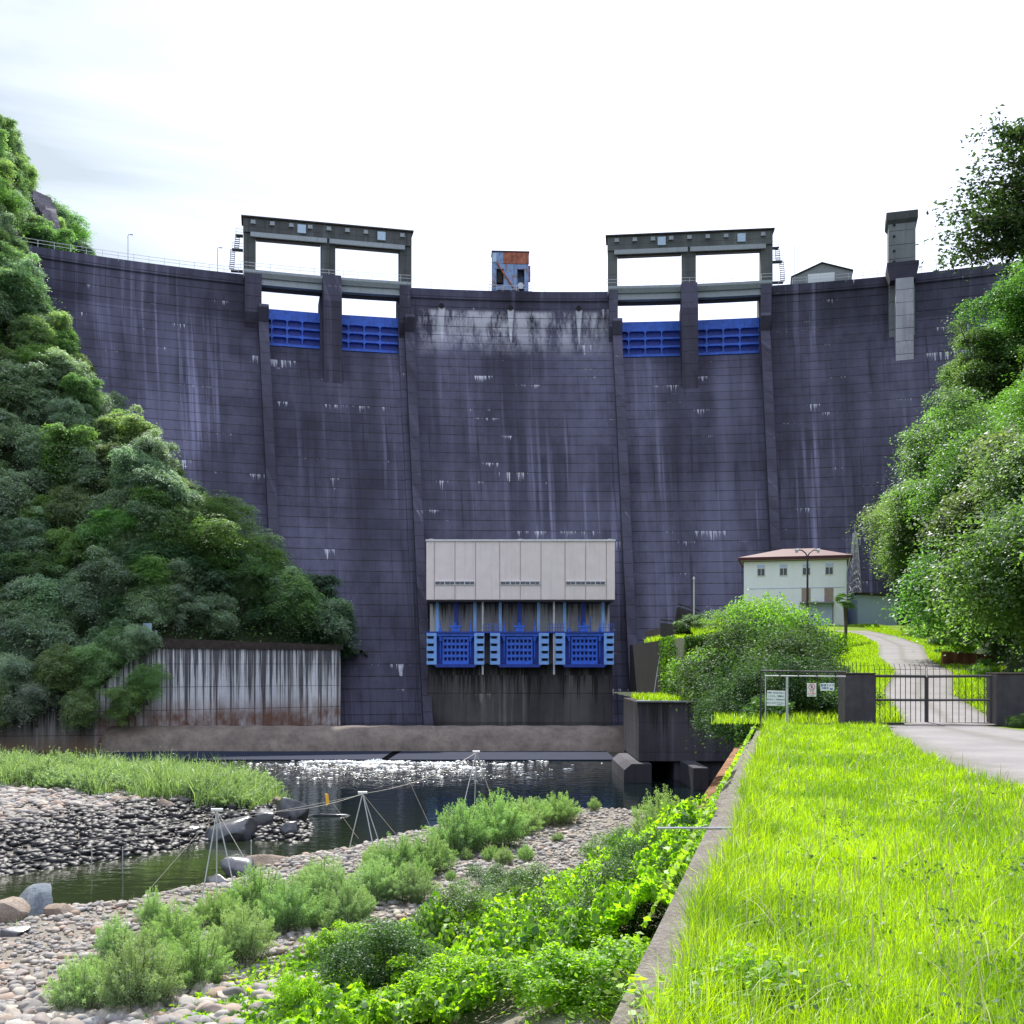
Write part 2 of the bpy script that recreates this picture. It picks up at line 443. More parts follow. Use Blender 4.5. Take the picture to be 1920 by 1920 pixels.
# leaves
M['leafA'] = mat_leaf('leaves_hillside', (0.035, 0.085, 0.032), (0.23, 0.39, 0.10), 0.48, 0.12, 0.45, 0.7, 0.5)
M['leafB'] = mat_leaf('leaves_greyish', (0.065, 0.130, 0.080), (0.33, 0.47, 0.25), 0.44, 0.18, 0.4, 0.5, 0.3)
M['leafC'] = mat_leaf('leaves_conifer', (0.018, 0.052, 0.030), (0.12, 0.23, 0.10), 0.34, 0.10, 0.45, 0.5, 0.3)
M['leafR'] = mat_leaf('leaves_right_bank', (0.018, 0.052, 0.014), (0.17, 0.30, 0.055), 0.50, 0.12, 0.36, 0.6, 0.55)
M['leafO'] = mat_leaf('leaves_overhanging', (0.016, 0.042, 0.016), (0.075, 0.15, 0.045), 0.34, 0.05, 0.4)
M['leafY'] = mat_leaf('leaves_bright_bush', (0.05, 0.13, 0.018), (0.21, 0.36, 0.045), 0.50, 0.10, 0.4, 0.2)
M['leafK'] = mat_leaf('leaves_kudzu', (0.055, 0.14, 0.012), (0.36, 0.56, 0.03), 0.58, 0.08, 0.38, 0.15)
M['leafS'] = mat_leaf('leaves_dark_shrub', (0.022, 0.065, 0.013), (0.085, 0.18, 0.022), 0.42, 0.07, 0.36, 0.3)
M['leafM'] = mat_leaf('leaves_mugwort', (0.040, 0.095, 0.022), (0.36, 0.53, 0.21), 0.32, 0.10, 0.5, 0.4)
M['grass'] = mat_leaf('grass_blades', (0.11, 0.21, 0.006), (0.40, 0.52, 0.014), 0.50, 0.14, 0.4, 0.0)
M['reed'] = mat_leaf('reed_blades', (0.10, 0.19, 0.06), (0.34, 0.46, 0.22), 0.36, 0.12, 0.4, 0.2)


def mat_ground(name, c1, c2, c3, scale=1.0):
    m, nt = new_mat(name); g = NT(nt)
    pos = g.node('ShaderNodeNewGeometry').outputs['Position']
    a = g.noise(pos, 0.5 * scale, 6, 0.65); b = g.noise(pos, 5 * scale, 5, 0.7)
    c = g.mix(g.ramp(a, 0.35, 0.65), c1, c2)
    c = g.mix(g.ramp(b, 0.45, 0.75), c, c3)
    g.principled(c, 0.95, b, 0.7, 0.1, 0, 0.2)
    return m


M['hill'] = mat_ground('hill_soil', (0.022, 0.035, 0.016), (0.03, 0.045, 0.02), (0.05, 0.06, 0.03))
M['rock_cliff'] = mat_ground('cliff_rock', (0.16, 0.15, 0.17), (0.10, 0.095, 0.11), (0.22, 0.21, 0.22), 0.7)
M['bank'] = mat_ground('bank_turf', (0.13, 0.22, 0.012), (0.20, 0.30, 0.018), (0.09, 0.14, 0.012))
M['bar'] = mat_ground('river_bar_gravel', (0.22, 0.20, 0.17), (0.30, 0.27, 0.23), (0.09, 0.085, 0.075), 3.5)


M['kerb'] = mat_ground('parapet_concrete', (0.15, 0.13, 0.12), (0.25, 0.22, 0.205), (0.36, 0.33, 0.31), 6.0)


def mat_road():
    m, nt = new_mat('road_asphalt'); g = NT(nt)
    pos = g.node('ShaderNodeNewGeometry').outputs['Position']
    a = g.noise(pos, 0.6, 4, 0.6); b = g.noise(pos, 45, 3, 0.7); c_ = g.noise(pos, 4, 5, 0.7)
    c = g.mix(g.ramp(a, 0.35, 0.65), (0.20, 0.19, 0.195), (0.26, 0.245, 0.25))
    c = g.mix(g.ramp(b, 0.45, 0.7, 0, 0.6), c, (0.10, 0.10, 0.105))
    c = g.mix(g.ramp(c_, 0.60, 0.72, 0, 0.5), c, (0.13, 0.12, 0.10))
    ux = g.node('ShaderNodeSeparateXYZ', ins={0: g.node('ShaderNodeTexCoord').outputs['UV']}).outputs[0]
    e = g.math('ABSOLUTE', g.math('SUBTRACT', ux, 0.5))
    en = g.math('ADD', e, g.math('MULTIPLY', g.math('SUBTRACT', c_, 0.5), 0.25))
    c = g.mix(g.ramp(en, 0.36, 0.5, 0, 0.75), c, (0.09, 0.10, 0.05))
    c = g.mix(g.ramp(en, 0.10, 0.02, 0, 0.45), c, (0.10, 0.10, 0.08))
    g.principled(c, 0.85, b, 0.5, 0.01, 0, 0.3)
    return m


M['road'] = mat_road()


def mat_stone(name, wet=False):
    m, nt = new_mat(name); g = NT(nt)
    va = g.node('ShaderNodeAttribute', attribute_name='var').outputs['Fac']
    oi = g.node('ShaderNodeObjectInfo').outputs['Random']
    v = g.math('FRACT', g.math('ADD', va, g.math('MULTIPLY', oi, 5.0)))
    pos = g.node('ShaderNodeNewGeometry').outputs['Position']
    r = g.node('ShaderNodeValToRGB', ins={0: v})
    cr = r.color_ramp
    cols = [(0.34, 0.31, 0.29), (0.20, 0.19, 0.19), (0.44, 0.42, 0.39), (0.33, 0.23, 0.17), (0.26, 0.27, 0.29), (0.46, 0.41, 0.34), (0.14, 0.14, 0.145)]
    cr.elements[0].color = (*cols[0], 1); cr.elements[1].color = (*cols[-1], 1)
    for i in range(1, 6):
        e = cr.elements.new(i / 6.0); e.color = (*cols[i], 1)
    n = g.noise(pos, 9, 5, 0.7)
    c = g.mix(g.ramp(n, 0.35, 0.75, 0, 0.5), r.outputs[0], (0.13, 0.12, 0.11))
    if wet:
        z = g.node('ShaderNodeSeparateXYZ', ins={0: pos}).outputs[2]
        w = g.ramp(g.math('ADD', z, g.math('MULTIPLY', g.noise(pos, 0.4, 2), 0.5)), -7.55, -7.85)
        c = g.mix(w, c, (0.022, 0.022, 0.026))
        rough = g.ramp(w, 0, 1, 0.8, 0.52)
        g.principled(c, rough, n, 0.3, 0.03, 0, 0.32)
    else:
        g.principled(c, 0.8, n, 0.3, 0.03, 0, 0.3)
    return m


M['stone'] = mat_stone('river_stone')
M['stone_wet'] = mat_stone('wet_river_stone', True)
M['boulder_blue'] = mat_ground('blue_grey_boulder', (0.17, 0.20, 0.235), (0.24, 0.265, 0.28), (0.10, 0.12, 0.15), 2.0)
M['boulder_brown'] = mat_ground('brown_boulder', (0.24, 0.19, 0.15), (0.33, 0.28, 0.24), (0.13, 0.10, 0.08), 2.0)
M['boulder_wet'] = mat_simple('wet_black_boulder', (0.085, 0.088, 0.10), 0.30, 0, 0.5, 2.0, spec=0.7)


def mat_water():
    m, nt = new_mat('river_water'); g = NT(nt)
    pos = g.node('ShaderNodeNewGeometry').outputs['Position']
    sp = g.node('ShaderNodeSeparateXYZ', ins={0: pos})
    n1 = g.noise(g.mapping(pos, (0.8, 1.5, 1.0), rot=(0, 0, 0.3)), 1.3, 3, 0.55)
    n2 = g.noise(g.mapping(pos, (1.0, 2.2, 1.0), rot=(0, 0, -0.2)), 0.5, 3, 0.5)
    # livelier water where the jet from the weir enters the pool
    act = g.math('MULTIPLY', g.math('MULTIPLY', g.ramp(sp.outputs[1], 80, 100), g.ramp(sp.outputs[1], 107, 101)), g.ramp(g.math('ABSOLUTE', g.math('ADD', sp.outputs[0], 10.5)), 19, 4, 0.0, 1.0))
    act = g.math('MULTIPLY', act, g.ramp(g.noise(g.mapping(pos, (1, .5, 1)), 0.16, 3), 0.40, 0.58, 0.12, 1.0))
    calm = g.math('ADD', g.math('MULTIPLY', n1, 1.0), g.math('MULTIPLY', n2, 0.8))
    # short peaked wavelets: only their crests tilt enough to catch the sun
    n3 = g.noise(g.mapping(pos, (0.8, 1.0, 1.0)), 1.5, 2, 0.5)
    pk = g.math('POWER', g.ramp(n3, 0.48, 0.76), 1.2)
    h = g.math('ADD', g.math('MULTIPLY', calm, 0.02), g.math('MULTIPLY', g.math('MULTIPLY', pk, act), 0.40))
    rg = g.ramp(g.math('MULTIPLY', pk, act), 0.02, 0.12, 0.05, 0.22)
    b = g.node('ShaderNodeBump', ins={'Strength': 1.0, 'Distance': 1.0, 'Height': h})
    dc = g.mix(g.ramp(sp.outputs[1], 45, 75), (0.018, 0.024, 0.010), (0.004, 0.009, 0.010))
    p = g.node('ShaderNodeBsdfPrincipled', ins={'Base Color': dc, 'Roughness': rg, 'IOR': 1.33, 'Normal': b.outputs[0]})
    g.out(p.outputs[0])
    return m


M['water'] = mat_water()

# ================================================================ DAM
def polar(t, R, z): return (CX + R * math.sin(t), R * math.cos(t), z)


def face_R(z): return 178.0 if z > 55 else 178.0 - 42.0 * (55 - z) / 63.0


def sweep(sections, mb_v, mb_f, mb_uv):
    """each section: (t0, t1, [(R,z)...] closed outline); swept along the arc, flat rows with UV = arc length, height"""
    for t0, t1, poly in sections:
        n = max(1, int(abs(t1 - t0) * 178 / 2.5))
        m = len(poly)
        base = len(mb_v)
        for i in range(n + 1):
            t = t0 + (t1 - t0) * i / n
            for R, z in poly: mb_v.append(polar(t, R, z))
        for i in range(n):
            for j in range(m):
                j2 = (j + 1) % m
                mb_f.append((base + i * m + j, base + (i + 1) * m + j, base + (i + 1) * m + j2, base + i * m + j2))
                ta, tb = t0 + (t1 - t0) * i / n, t0 + (t1 - t0) * (i + 1) / n
                mb_uv.append([(ta * 178, poly[j][1]), (tb * 178, poly[j][1]), (tb * 178, poly[j2][1]), (ta * 178, poly[j2][1])])
        for i, rev in ((0, False), (n, True)):
            idx = [base + i * m + j for j in range(m)]
            uvs = [(p[0], p[1]) for p in poly]
            if rev: idx.reverse(); uvs.reverse()
            mb_f.append(tuple(idx)); mb_uv.append(uvs)


def sweep_obj(name, sections, mat, parent, bevel=0):
    v, f, uv = [], [], []
    sweep(sections, v, f, uv)
    me = bpy.data.meshes.new(name)
    me.from_pydata(v, [], f)
    l = me.uv_layers.new(name='UVMap')
    k = 0
    for q in uv:
        for c in q:
            l.data[k].uv = c; k += 1
    bm = bmesh.new(); bm.from_mesh(me)
    bmesh.ops.recalc_face_normals(bm, faces=bm.faces)
    bm.to_mesh(me); bm.free()
    return link(name, me, mat, parent)


dam = empty('dam', polar(th(960), 157, -9))
tag(dam, 'huge dark curved concrete dam filling the valley behind the pool', 'dam')
dam.location = (0, 0, 0)

ZC = 62.0
body = [(186, ZC), (177.6, ZC), (177.6, ZC - 1.3), (178, ZC - 1.6), (178, 55), (170, 43), (162, 31), (154, 19), (146, 7), (136, -8), (135.4, -14), (186, -14)]
body = [(186, ZC), (177.7, ZC), (177.7, ZC - 1.5), (178, ZC - 1.7), (178, 55), (178 - 42 * 12 / 63., 43), (178 - 42 * 24 / 63., 31), (178 - 42 * 36 / 63., 19), (178 - 42 * 48 / 63., 7), (136, -8), (136, -14), (186, -14)]
ZS = 51.2
def RB(z): return 178 - 42 * (55 - z) / 63. + 0.6
bay = [(183, ZS), (178.6, ZS), (177.6, ZS - 0.3), (176.6, ZS - 1.0), (RB(46.5) + .4, 46.5), (RB(43), 43), (RB(31), 31), (RB(19), 19), (RB(7), 7), (136.6, -8), (136.6, -14), (183, -14)]
E = [th(x) for x in (-420, 456, 490, 600, 633, 747, 770, 1139, 1158, 1277, 1304, 1424, 1447, 2400)]
pier_solid = body
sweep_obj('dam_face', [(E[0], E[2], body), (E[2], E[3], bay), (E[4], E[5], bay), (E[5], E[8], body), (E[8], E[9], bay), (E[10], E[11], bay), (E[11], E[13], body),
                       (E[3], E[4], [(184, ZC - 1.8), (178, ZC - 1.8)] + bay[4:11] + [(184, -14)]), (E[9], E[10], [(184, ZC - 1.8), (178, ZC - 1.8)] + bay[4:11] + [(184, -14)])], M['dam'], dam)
# middle piers whose noses run down and die into the sloping face
for a, b in ((603, 637), (1275, 1305)):
    ta, tb = th(a), th(b)
    w = (tb - ta) * .12
    sweep_obj('pier', [(ta, tb, [(177.9, 61.9), (174.0, 61.9), (171.6, 57), (171.4, 43.6), (172.3, 42.2), (177.9, 46)])], M['pier'], dam)
for a, b in ((458, 489), (748, 768), (1141, 1157), (1425, 1445)):
    sweep_obj('pier', [(th(a), th(b), [(177.6, 61.9), (175.6, 61.9), (175.6, 55.5), (177.0, 53.2), (177.6, 53.2)])], M['pier'], dam)
# training walls down the sloping face
for px, wd in ((486, 1.5), (760, 1.5), (1150, 1.5), (1427, 1.5)):
    t0 = th(px, 174); t1 = t0 + wd / 174.
    pl = [(178.5, 56.6), (174.6, 56.6), (173.9, 55.9)] + [(face_R(z) - 2.1, z) for z in (54, 43, 31, 19, 7, -8)] + [(face_R(-8) - 2.1, -13), (140, -13), (158, 19)]
    sweep_obj('training_wall', [(t0, t1, pl)], M['pier'], dam)
# round drain mouths under the crest
for px in (828, 957, 1085):
    t = th(px)
    mb = MB(); c = Vector(polar(t, 177.9, 59.3)); mb.tube([c, c + Vector((-math.sin(t), -math.cos(t), 0)) * 0.12], 0.42, 14)
    mb.build('drain_mouth', M['black'], dam)
# round hatch marks lower down skipped on purpose: the face only shows stains there


def arc_rail(name, t0, t1, R, z, mat, parent, step=2.2, hgt=1.1, pr=0.035, rows=(1.1, 0.6)):
    mb = MB()
    n = max(1, int(abs(t1 - t0) * R / step))
    for i in range(n + 1):
        t = t0 + (t1 - t0) * i / n
        p = polar(t, R, z); mb.tube([p, (p[0], p[1], z + hgt)], pr, 4)
    for h in rows:
        mb.tube([polar(t0 + (t1 - t0) * i / n, R, z + h) for i in range(n + 1)], pr, 4)
    return mb.build(name, mat, parent)


arc_rail('railing', E[0] * 0.8, E[1] - 0.004, 178.0, ZC, M['rail_white'], dam)
arc_rail('railing', E[1] - 0.003, E[6] + 0.003, 175.9, ZC + 0.25, M['rail_white'], dam)
arc_rail('railing', E[6] + 0.006, E[7] - 0.006, 178.0, ZC, M['rail_white'], dam)
arc_rail('railing', E[7] - 0.003, E[12] + 0.003, 175.9, ZC + 0.25, M['rail_white'], dam)
arc_rail('railing', E[12] + 0.006, E[13] * 0.8, 178.0, ZC, M['rail_white'], dam)


def arc_frame(px, R, z=0.0, name='x'):
    t = th(px, R)
    return t, empty(name, polar(t, R, z), -t)


# bridges over the gates: slab, pale girder, dark underside
for a, b, c_, d_ in ((456, 770, (490, 600), (633, 747)), (1139, 1447, (1158, 1277), (1304, 1424))):
    ta, tb = th(a), th(b)
    sweep_obj('bridge_deck', [(ta, tb, [(182, 62.15), (175.5, 62.15), (175.5, 61.75), (175.9, 61.1), (182, 61.25)])], M['girder'], dam)
    for s in (c_, d_):
        t0, t1 = th(s[0] - 4, 176), th(s[1] + 4, 176)
        sweep_obj('bridge_girder', [(t0, t1, [(176.9, 61.08), (176.2, 61.08), (176.2, 60.2), (175.7, 60.1), (175.7, 59.95), (176.9, 59.95)])], M['girder'], dam)
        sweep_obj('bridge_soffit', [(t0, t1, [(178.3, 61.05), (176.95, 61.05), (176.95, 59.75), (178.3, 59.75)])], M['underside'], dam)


# crest gates
def crest_gate(pxa, pxb, label):
    tm = (th(pxa, 178.9) + th(pxb, 178.9)) / 2
    w = (th(pxb, 178.9) - th(pxa, 178.9)) * 178.9
    o = empty('crest_gate', polar(tm, 178.9, ZS), -tm)
    tag(o, label, 'gate', 'blue crest gates of the dam')
    hgt = 6.05
    hw = w / 2 - 0.05
    MB().box(-hw, hw, 0.55, 0.75, 0.02, hgt).build('skin_plate', M['blue_dk'], o)
    ups = [-hw + 0.1, -hw * 0.72, -hw * 0.25, hw * 0.22, hw * 0.69]
    ups = [-hw + w * f for f in (0.17, 0.43, 0.69)]
    MB().box(-hw, hw, -0.10, 0.55, 4.45, hgt).build('top_panel', M['blue'], o)
    for z0, z1 in ((0.2, 0.60), (1.68, 2.0), (3.08, 3.38)):
        MB().box(-hw, hw, -0.1, 0.55, z0, z1).build('girder', M['blue'], o)
    for x in ups:
        mb = MB()
        mb.box(x - 0.09, x + 0.09, -0.16, 0.5, 0.7, 4.5)
        for zz, s in ((0.60, 1), (1.68, -1), (2.0, 1), (3.08, -1), (3.38, 1), (4.45, -1)):
            for q in (-1, 1):
                mb.prism([(x + q * 0.09, zz), (x + q * 0.36, zz), (x + q * 0.09, zz + s * 0.24)], -0.12, 0.1)
        mb.build('stiffener', M['blue'], o)
    MB().box(-hw, hw, 0.0, 0.5, -0.3, 0.2).build('bottom_seal', M['black'], o)
    return o


crest_gate(490, 600, 'blue crest gate in the leftmost opening of the dam')
crest_gate(633, 747, 'blue crest gate second from the left, beside the rain-stained middle block')
crest_gate(1158, 1277, 'blue crest gate third from the left, just right of the middle block')
crest_gate(1304, 1424, 'blue crest gate in the rightmost opening of the dam')


# hoist frames that stand over the gates
def hoist_frame(pa, pb, opens, boxes, stair_side, label):
    R = 178.8
    ta, tb = th(pa, R), th(pb, R)
    tm = (ta + tb) / 2
    o = empty('hoist_frame', polar(tm, R, ZC), -tm)
    tag(o, label, 'gate hoist frame', 'concrete hoist frames on the dam crest')
    lx = lambda px: R * math.tan(th(px, R) - tm)
    x0, x1 = lx(pa), lx(pb)
    cols = [(x0, lx(opens[0][0])), (lx(opens[0][1]), lx(opens[1][0])), (lx(opens[1][1]), x1)]
    for a, b in cols:
        MB().box(a + 0.1, b - 0.02, -1.6, 1.0, 0.15, 6.69).build('column', M['frame'], o, 0.05)
    MB().box(x0 + 0.05, x1 - 0.05, -1.9, 1.3, 6.7, 9.0).build('machine_room', M['frame'], o, 0.05)
    MB().box(x0 - 0.25, x1 + 0.25, -2.2, 1.7, 9.0, 9.22).build('roof_slab', M['coping'], o)
    for (a, b) in ((x0 + 1.2, (cols[1][0] + cols[1][1]) / 2 - .2), ((cols[1][0] + cols[1][1]) / 2 + .2, x1 - 1.2)):
        MB().box(a, b, -2.25, -1.95, 5.95, 6.65).build('runway_beam', M['girder'], o)
    for (a, b) in ((cols[0][1], cols[1][0]), (cols[1][1], cols[2][0])):
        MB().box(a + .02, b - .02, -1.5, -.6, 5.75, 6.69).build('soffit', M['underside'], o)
    for px in boxes:
        x = lx(px); MB().box(x - .65, x + .65, -2.15, -1.92, 7.2, 8.55).build('wall_box', M['lightbox'], o)
    n = 9
    for i in range(n):
        x = x0 + 1.6 + (x1 - x0 - 3.2) * i / (n - 1)
        if any(abs(x - lx(p)) < 1.2 for p in boxes): continue
        mb = MB(); mb.box(x - .35, x + .35, -2.05, -1.94, 8.15, 8.65); mb.box(x - .42, x + .42, -2.2, -1.95, 8.0, 8.1)
        mb.build('vent', M['girder'], o)
    # outside stair
    sx = x0 if stair_side < 0 else x1
    s = stair_side
    mb = MB()
    for z, e in ((0.9, 1.9), (4.3, 1.7), (6.6, 1.1)):
        mb.box(min(sx, sx + s * e), max(sx, sx + s * e), -0.5, 0.5, z, z + 0.16)
        for h in (0.5, 1.0):
            mb.tube([(sx, -0.5, z + h), (sx + s * e, -0.5, z + h)], 0.03, 4)
        mb.tube([(sx + s * e, -0.5, z), (sx + s * e, -0.5, z + 1.05)], 0.03, 4)
    for z0, z1, xa, xb in ((1.0, 4.3, 1.75, 1.55), (4.4, 6.7, 1.0, 0.8)):
        for q in (-.35, .35):
            mb.tube([(sx + s * (xa + q), -.45, z0), (sx + s * (xb + q), -.45, z1)], 0.05, 4)
        k = int((z1 - z0) / 0.32)
        for i in range(k):
            t = (i + .5) / k; xx = sx + s * (xa + (xb - xa) * t)
            mb.box(xx - .35, xx + .35, -.55, -.3, z0 + (z1 - z0) * t, z0 + (z1 - z0) * t + .05)
    mb.build('ladder', M['dark_steel'], o)
    return o


hoist_frame(456, 770, ((480, 600), (628, 747)), (565, 713), -1, 'left grey concrete hoist frame with ladder platforms on its left side')
hoist_frame(1139, 1447, ((1158, 1277), (1304, 1424)), (1240, 1388), 1, 'right grey concrete hoist frame with ladder platforms on its right side')

# winch house, rusty, in the middle of the crest
t, o = arc_frame(957, 178.9, ZC, 'winch_house')
tag(o, 'rusty blue winch house standing on the middle of the dam crest', 'winch house')
mb = MB()
hw, zt = 3.05, 6.95
mb.box(-hw, hw, 2.2, 2.35, 0.1, zt)
mb.build('back_wall', M['winch_blue'], o)
# front wall pieces round two tall openings
mb = MB()
mb.box(-hw, -2.35, 0, .15, .2, 5.0); mb.box(-1.15, 1.15, 0, .15, 1.3, 5.0); mb.box(2.35, hw, 0, .15, .2, 5.0)
mb.box(-2.35, -1.15, 0, .15, 4.15, 5.0); mb.box(1.15, 2.35, 0, .15, 4.15, 5.0); mb.box(-hw, 1.15, 0, .15, 0.6, 1.3 - .02)
mb.build('front_wall', M['winch_blue'], o)
MB().box(-hw, -1.2, -.02, .15, 5.02, zt).build('upper_panel', M['winch_blue'], o)
MB().box(-1.2 + .01, hw + .06, -.08, .15, 5.02, zt - .05).build('rust_panel', M['rust_red'], o)
MB().box(-hw, -hw + .15, .16, 2.2, .2, zt).build('side_wall', M['winch_blue'], o)
MB().box(hw - .15, hw, .16, 2.2, .2, zt).build('side_wall', M['rust_red'], o)
MB().box(-hw - .1, hw + .15, -.15, 2.5, zt, zt + .18).build('roof', M['coping'], o)
MB().box(-hw + .05, -hw + .7, -.12, -.03, 5.25, 6.7).build('window', M['lightbox'], o)
MB().tube([(-2.3, -.1, 5.1), (.95, -.1, .3)], .13, 6).build('brace', M['rust_red'], o)
MB().box(hw, hw + .35, .4, 1.2, 2.4, 4.9).build('side_box', M['rust_red'], o)
MB().box(-2.2, -1.3, .5, 2.19, 2.0, 4.1).build('dark_drum', M['coping'], o)
mb = MB(); mb.tube([(1.75, .3, 1.5), (1.75, 1.2, 1.5)], .55, 12); mb.build('winch_drum', M['galv'], o)
mb = MB()
for x in np.linspace(-2.4, 1.3, 4): mb.tube([(x, -.5, 0), (x, -.5, 1.1)], .05, 4)
for z in (.5, 1.1): mb.tube([(-2.4, -.5, z), (1.3, -.5, z)], .05, 4)
mb.build('guard_rail', M['lightbox'], o)
mb = MB()
for x in (-hw - .5, -hw - .1): mb.tube([(x, .6, 0), (x + .25, .6, 5.8)], .05, 4)
for i in range(12): mb.tube([(-hw - .5 + i * .02, .6, .4 + i * .45), (-hw - .1 + i * .02, .6, .4 + i * .45)], .03, 4)
mb.build('ladder', M['galv'], o)
MB().prism([(-3.4, 0.02), (4.1, 0.02), (3.6, .35), (-2.9, .35)], -.4, 3.0).build('plinth', M['pier'], o)

# tall shaft tower with its buttress
t, o = arc_frame(1690, 177, ZC, 'shaft_tower')
tag(o, 'tall pale concrete shaft tower with a flared cap on the right crest', 'tower')
o.rotation_euler[2] = -t * 0.95
MB().box(-2.0, 2.0, -1.6, 2.4, -.2, 7.6).build('shaft', M['tower'], o, .05)
mb = MB()
mb.add([(-2.0, -1.6, 7.3), (2.0, -1.6, 7.3), (2.0, 2.4, 7.3), (-2.0, 2.4, 7.3), (-2.35, -1.95, 7.9), (2.35, -1.95, 7.9), (2.35, 2.75, 7.9), (-2.35, 2.75, 7.9),
        (-2.35, -1.95, 9.1), (2.35, -1.95, 9.1), (2.35, 2.75, 9.1), (-2.35, 2.75, 9.1)],
       [(0, 3, 2, 1), (0, 1, 5, 4), (1, 2, 6, 5), (2, 3, 7, 6), (3, 0, 4, 7), (4, 5, 9, 8), (5, 6, 10, 9), (6, 7, 11, 10), (7, 4, 8, 11), (8, 9, 10, 11)])
for v_i in range(12): pass
mb.build('cap', M['frame'], o)
mb = MB()
for z in (1.2, 2.9, 5.2, 7.0): mb.box(-1.35, -1.0, -1.72, -1.58, z, z + .3)
mb.build('vent', M['black'], o)
MB().prism([(-1.9, -2.2), (-2.35, -.1), (-2.35, .6), (2.35, .6), (2.35, -.1), (1.9, -2.2)], -3.6, 1.0).build('corbel', M['pier'], o)
MB().prism([(-1.8, -2.25), (1.0, -2.25), (3.0, -3.0), (3.0, -10), (3.0, -12)], -1.75 - .01, 1.75, 'x') if False else None
MB().box(-1.1, 1.5, -4.3, 1.2, -18.6, -2.21).build('buttress', M['buttress'], o)
MB().box(-1.9, -1.11, -1.2, 1.2, -11.0, -2.21).build('side_rib', M['tower'], o)
MB().box(1.51, 1.95, -1.2, 1.2, -11.0, -2.21).build('side_rib', M['tower'], o)

# gabled hut on the crest
t, o = arc_frame(1541, 178.7, ZC, 'crest_hut')
tag(o, 'small grey gabled hut on the crest left of the shaft tower', 'hut')
MB().prism([(-4.7, 0), (4.7, 0), (4.7, 1.75), (0, 3.35), (-4.7, 1.45)], 0, 4.0).build('wall', M['hut'], o)
mb = MB(); mb.prism([(-4.9, 1.42), (0, 3.38), (4.9, 1.72), (4.9, 1.85), (0, 3.52), (-4.9, 1.56)], -.3, 4.3); mb.build('roof', M['coping'], o)
MB().box(-2.2, 2.0, -.08, -.01, .1, 1.75).build('door', M['sign'], o)
mb = MB(); mb.tube([(-4.3, -.2, 0), (-4.3, -.2, 6.6)], .04, 5); mb.build('mast', M['galv'], o)

# lamps on the crest
for i, (px, R, hh) in enumerate(((240, 180, 4.9), (408, 180, 4.7))):
    t, o = arc_frame(px, R, ZC, 'street_lamp')
    tag(o, ('thin crest lamp nearest the wooded left slope', 'thin crest lamp just left of the left hoist frame')[i], 'street lamp', 'thin lamps on the left crest')
    MB().tube([(0, 0, 0), (0, 0, hh - .3), (.1, 0, hh - .05), (.35, 0, hh)], .065, 6).build('pole', M['galv'], o)
    MB().box(.3, .75, -.12, .12, hh - .08, hh + .06).build('lamp_head', M['galv'], o, .03)

# ================================================================ valve house, outlet gates, block
YB = 134.0
def bx(px): return (px - 960) / F * YB
def bz(py): return (HZ - py) / F * YB
o = empty('outlet_block', (bx(975), YB, -9)); o.location = (0, 0, 0)
tag(o, 'stained concrete outlet block below the blue outlet gates', 'concrete block')
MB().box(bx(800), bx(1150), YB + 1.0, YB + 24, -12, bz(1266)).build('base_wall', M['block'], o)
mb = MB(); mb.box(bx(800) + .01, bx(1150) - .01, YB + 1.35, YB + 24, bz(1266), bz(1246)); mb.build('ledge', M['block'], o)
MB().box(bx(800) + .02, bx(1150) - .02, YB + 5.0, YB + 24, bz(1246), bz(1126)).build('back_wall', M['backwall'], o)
for px in (905, 1039):
    MB().tube([(bx(px), YB + .3, bz(1265)), (bx(px), YB + .3, bz(1126))], .13, 8).build('pipe', M['rail_white'], o)
MB().box(bx(798), bx(1152), YB - .1, YB + 4.8, bz(1187), bz(1184)).build('walkway', M['blue_dk'], o)
for pa, pb in ((906, 945), (1026, 1060), (1126, 1152)):
    mb = MB()
    for px in range(pa, pb, 5): mb.tube([(bx(px), YB, bz(1184)), (bx(px), YB, bz(1170))], .035, 4)
    for z in (1170, 1177): mb.tube([(bx(pa), YB, bz(z)), (bx(pb), YB, bz(z))], .035, 4)
    mb.build('guard_rail', M['blue'], o)

vh = empty('valve_house', (0, 0, 0))
tag(vh, 'cream box-shaped valve house jutting from the foot of the dam', 'building')
MB().box(bx(800), bx(1152), YB - .6, YB + 20, bz(1125), bz(1016)).build('wall', M['cream'], vh, .04)
MB().box(bx(799), bx(1153), YB - .75, YB + 20, bz(1016) + .005, bz(1012.5)).build('parapet', M['white_trim'], vh)
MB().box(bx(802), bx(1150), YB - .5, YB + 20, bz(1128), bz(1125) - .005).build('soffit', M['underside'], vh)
for k, (wa, wb) in enumerate(((815, 892), (937, 1014), (1059, 1136))):
    mb = MB()
    for q in range(3):
        px = wa + (wb - wa) * q / 2
        mb.box(bx(px) - .03, bx(px) + .03, YB - .66, YB - .59, bz(1124), bz(1017))
    mb.build('panel_joint', M['tan'], vh)
    fr = MB().box(bx(wa + 1), bx(wb - 1), YB - .70, YB - .6, bz(1098), bz(1090)).build('window', M['white_trim'], vh)
    mb = MB()
    for q in range(8):
        a = wa + 2 + (wb - wa - 3) * q / 8; b = a + (wb - wa) / 8 - (1.2 if q % 2 == 0 else 2.2)
        mb.box(bx(a), bx(b), YB - .74, YB - .69, bz(1096.3), bz(1091.4))
    mb.build('pane', M['glass'], fr)
for px in (807, 976, 1145):
    MB().tube([(bx(px), YB + 1, bz(1012)), (bx(px), YB + 1, bz(1009))], .3, 8).build('roof_vent', M['galv'], vh)
MB().box(bx(1006), bx(1033), YB + 1, YB + 2, bz(1012.4), bz(1010)).build('roof_unit', M['white_trim'], vh)

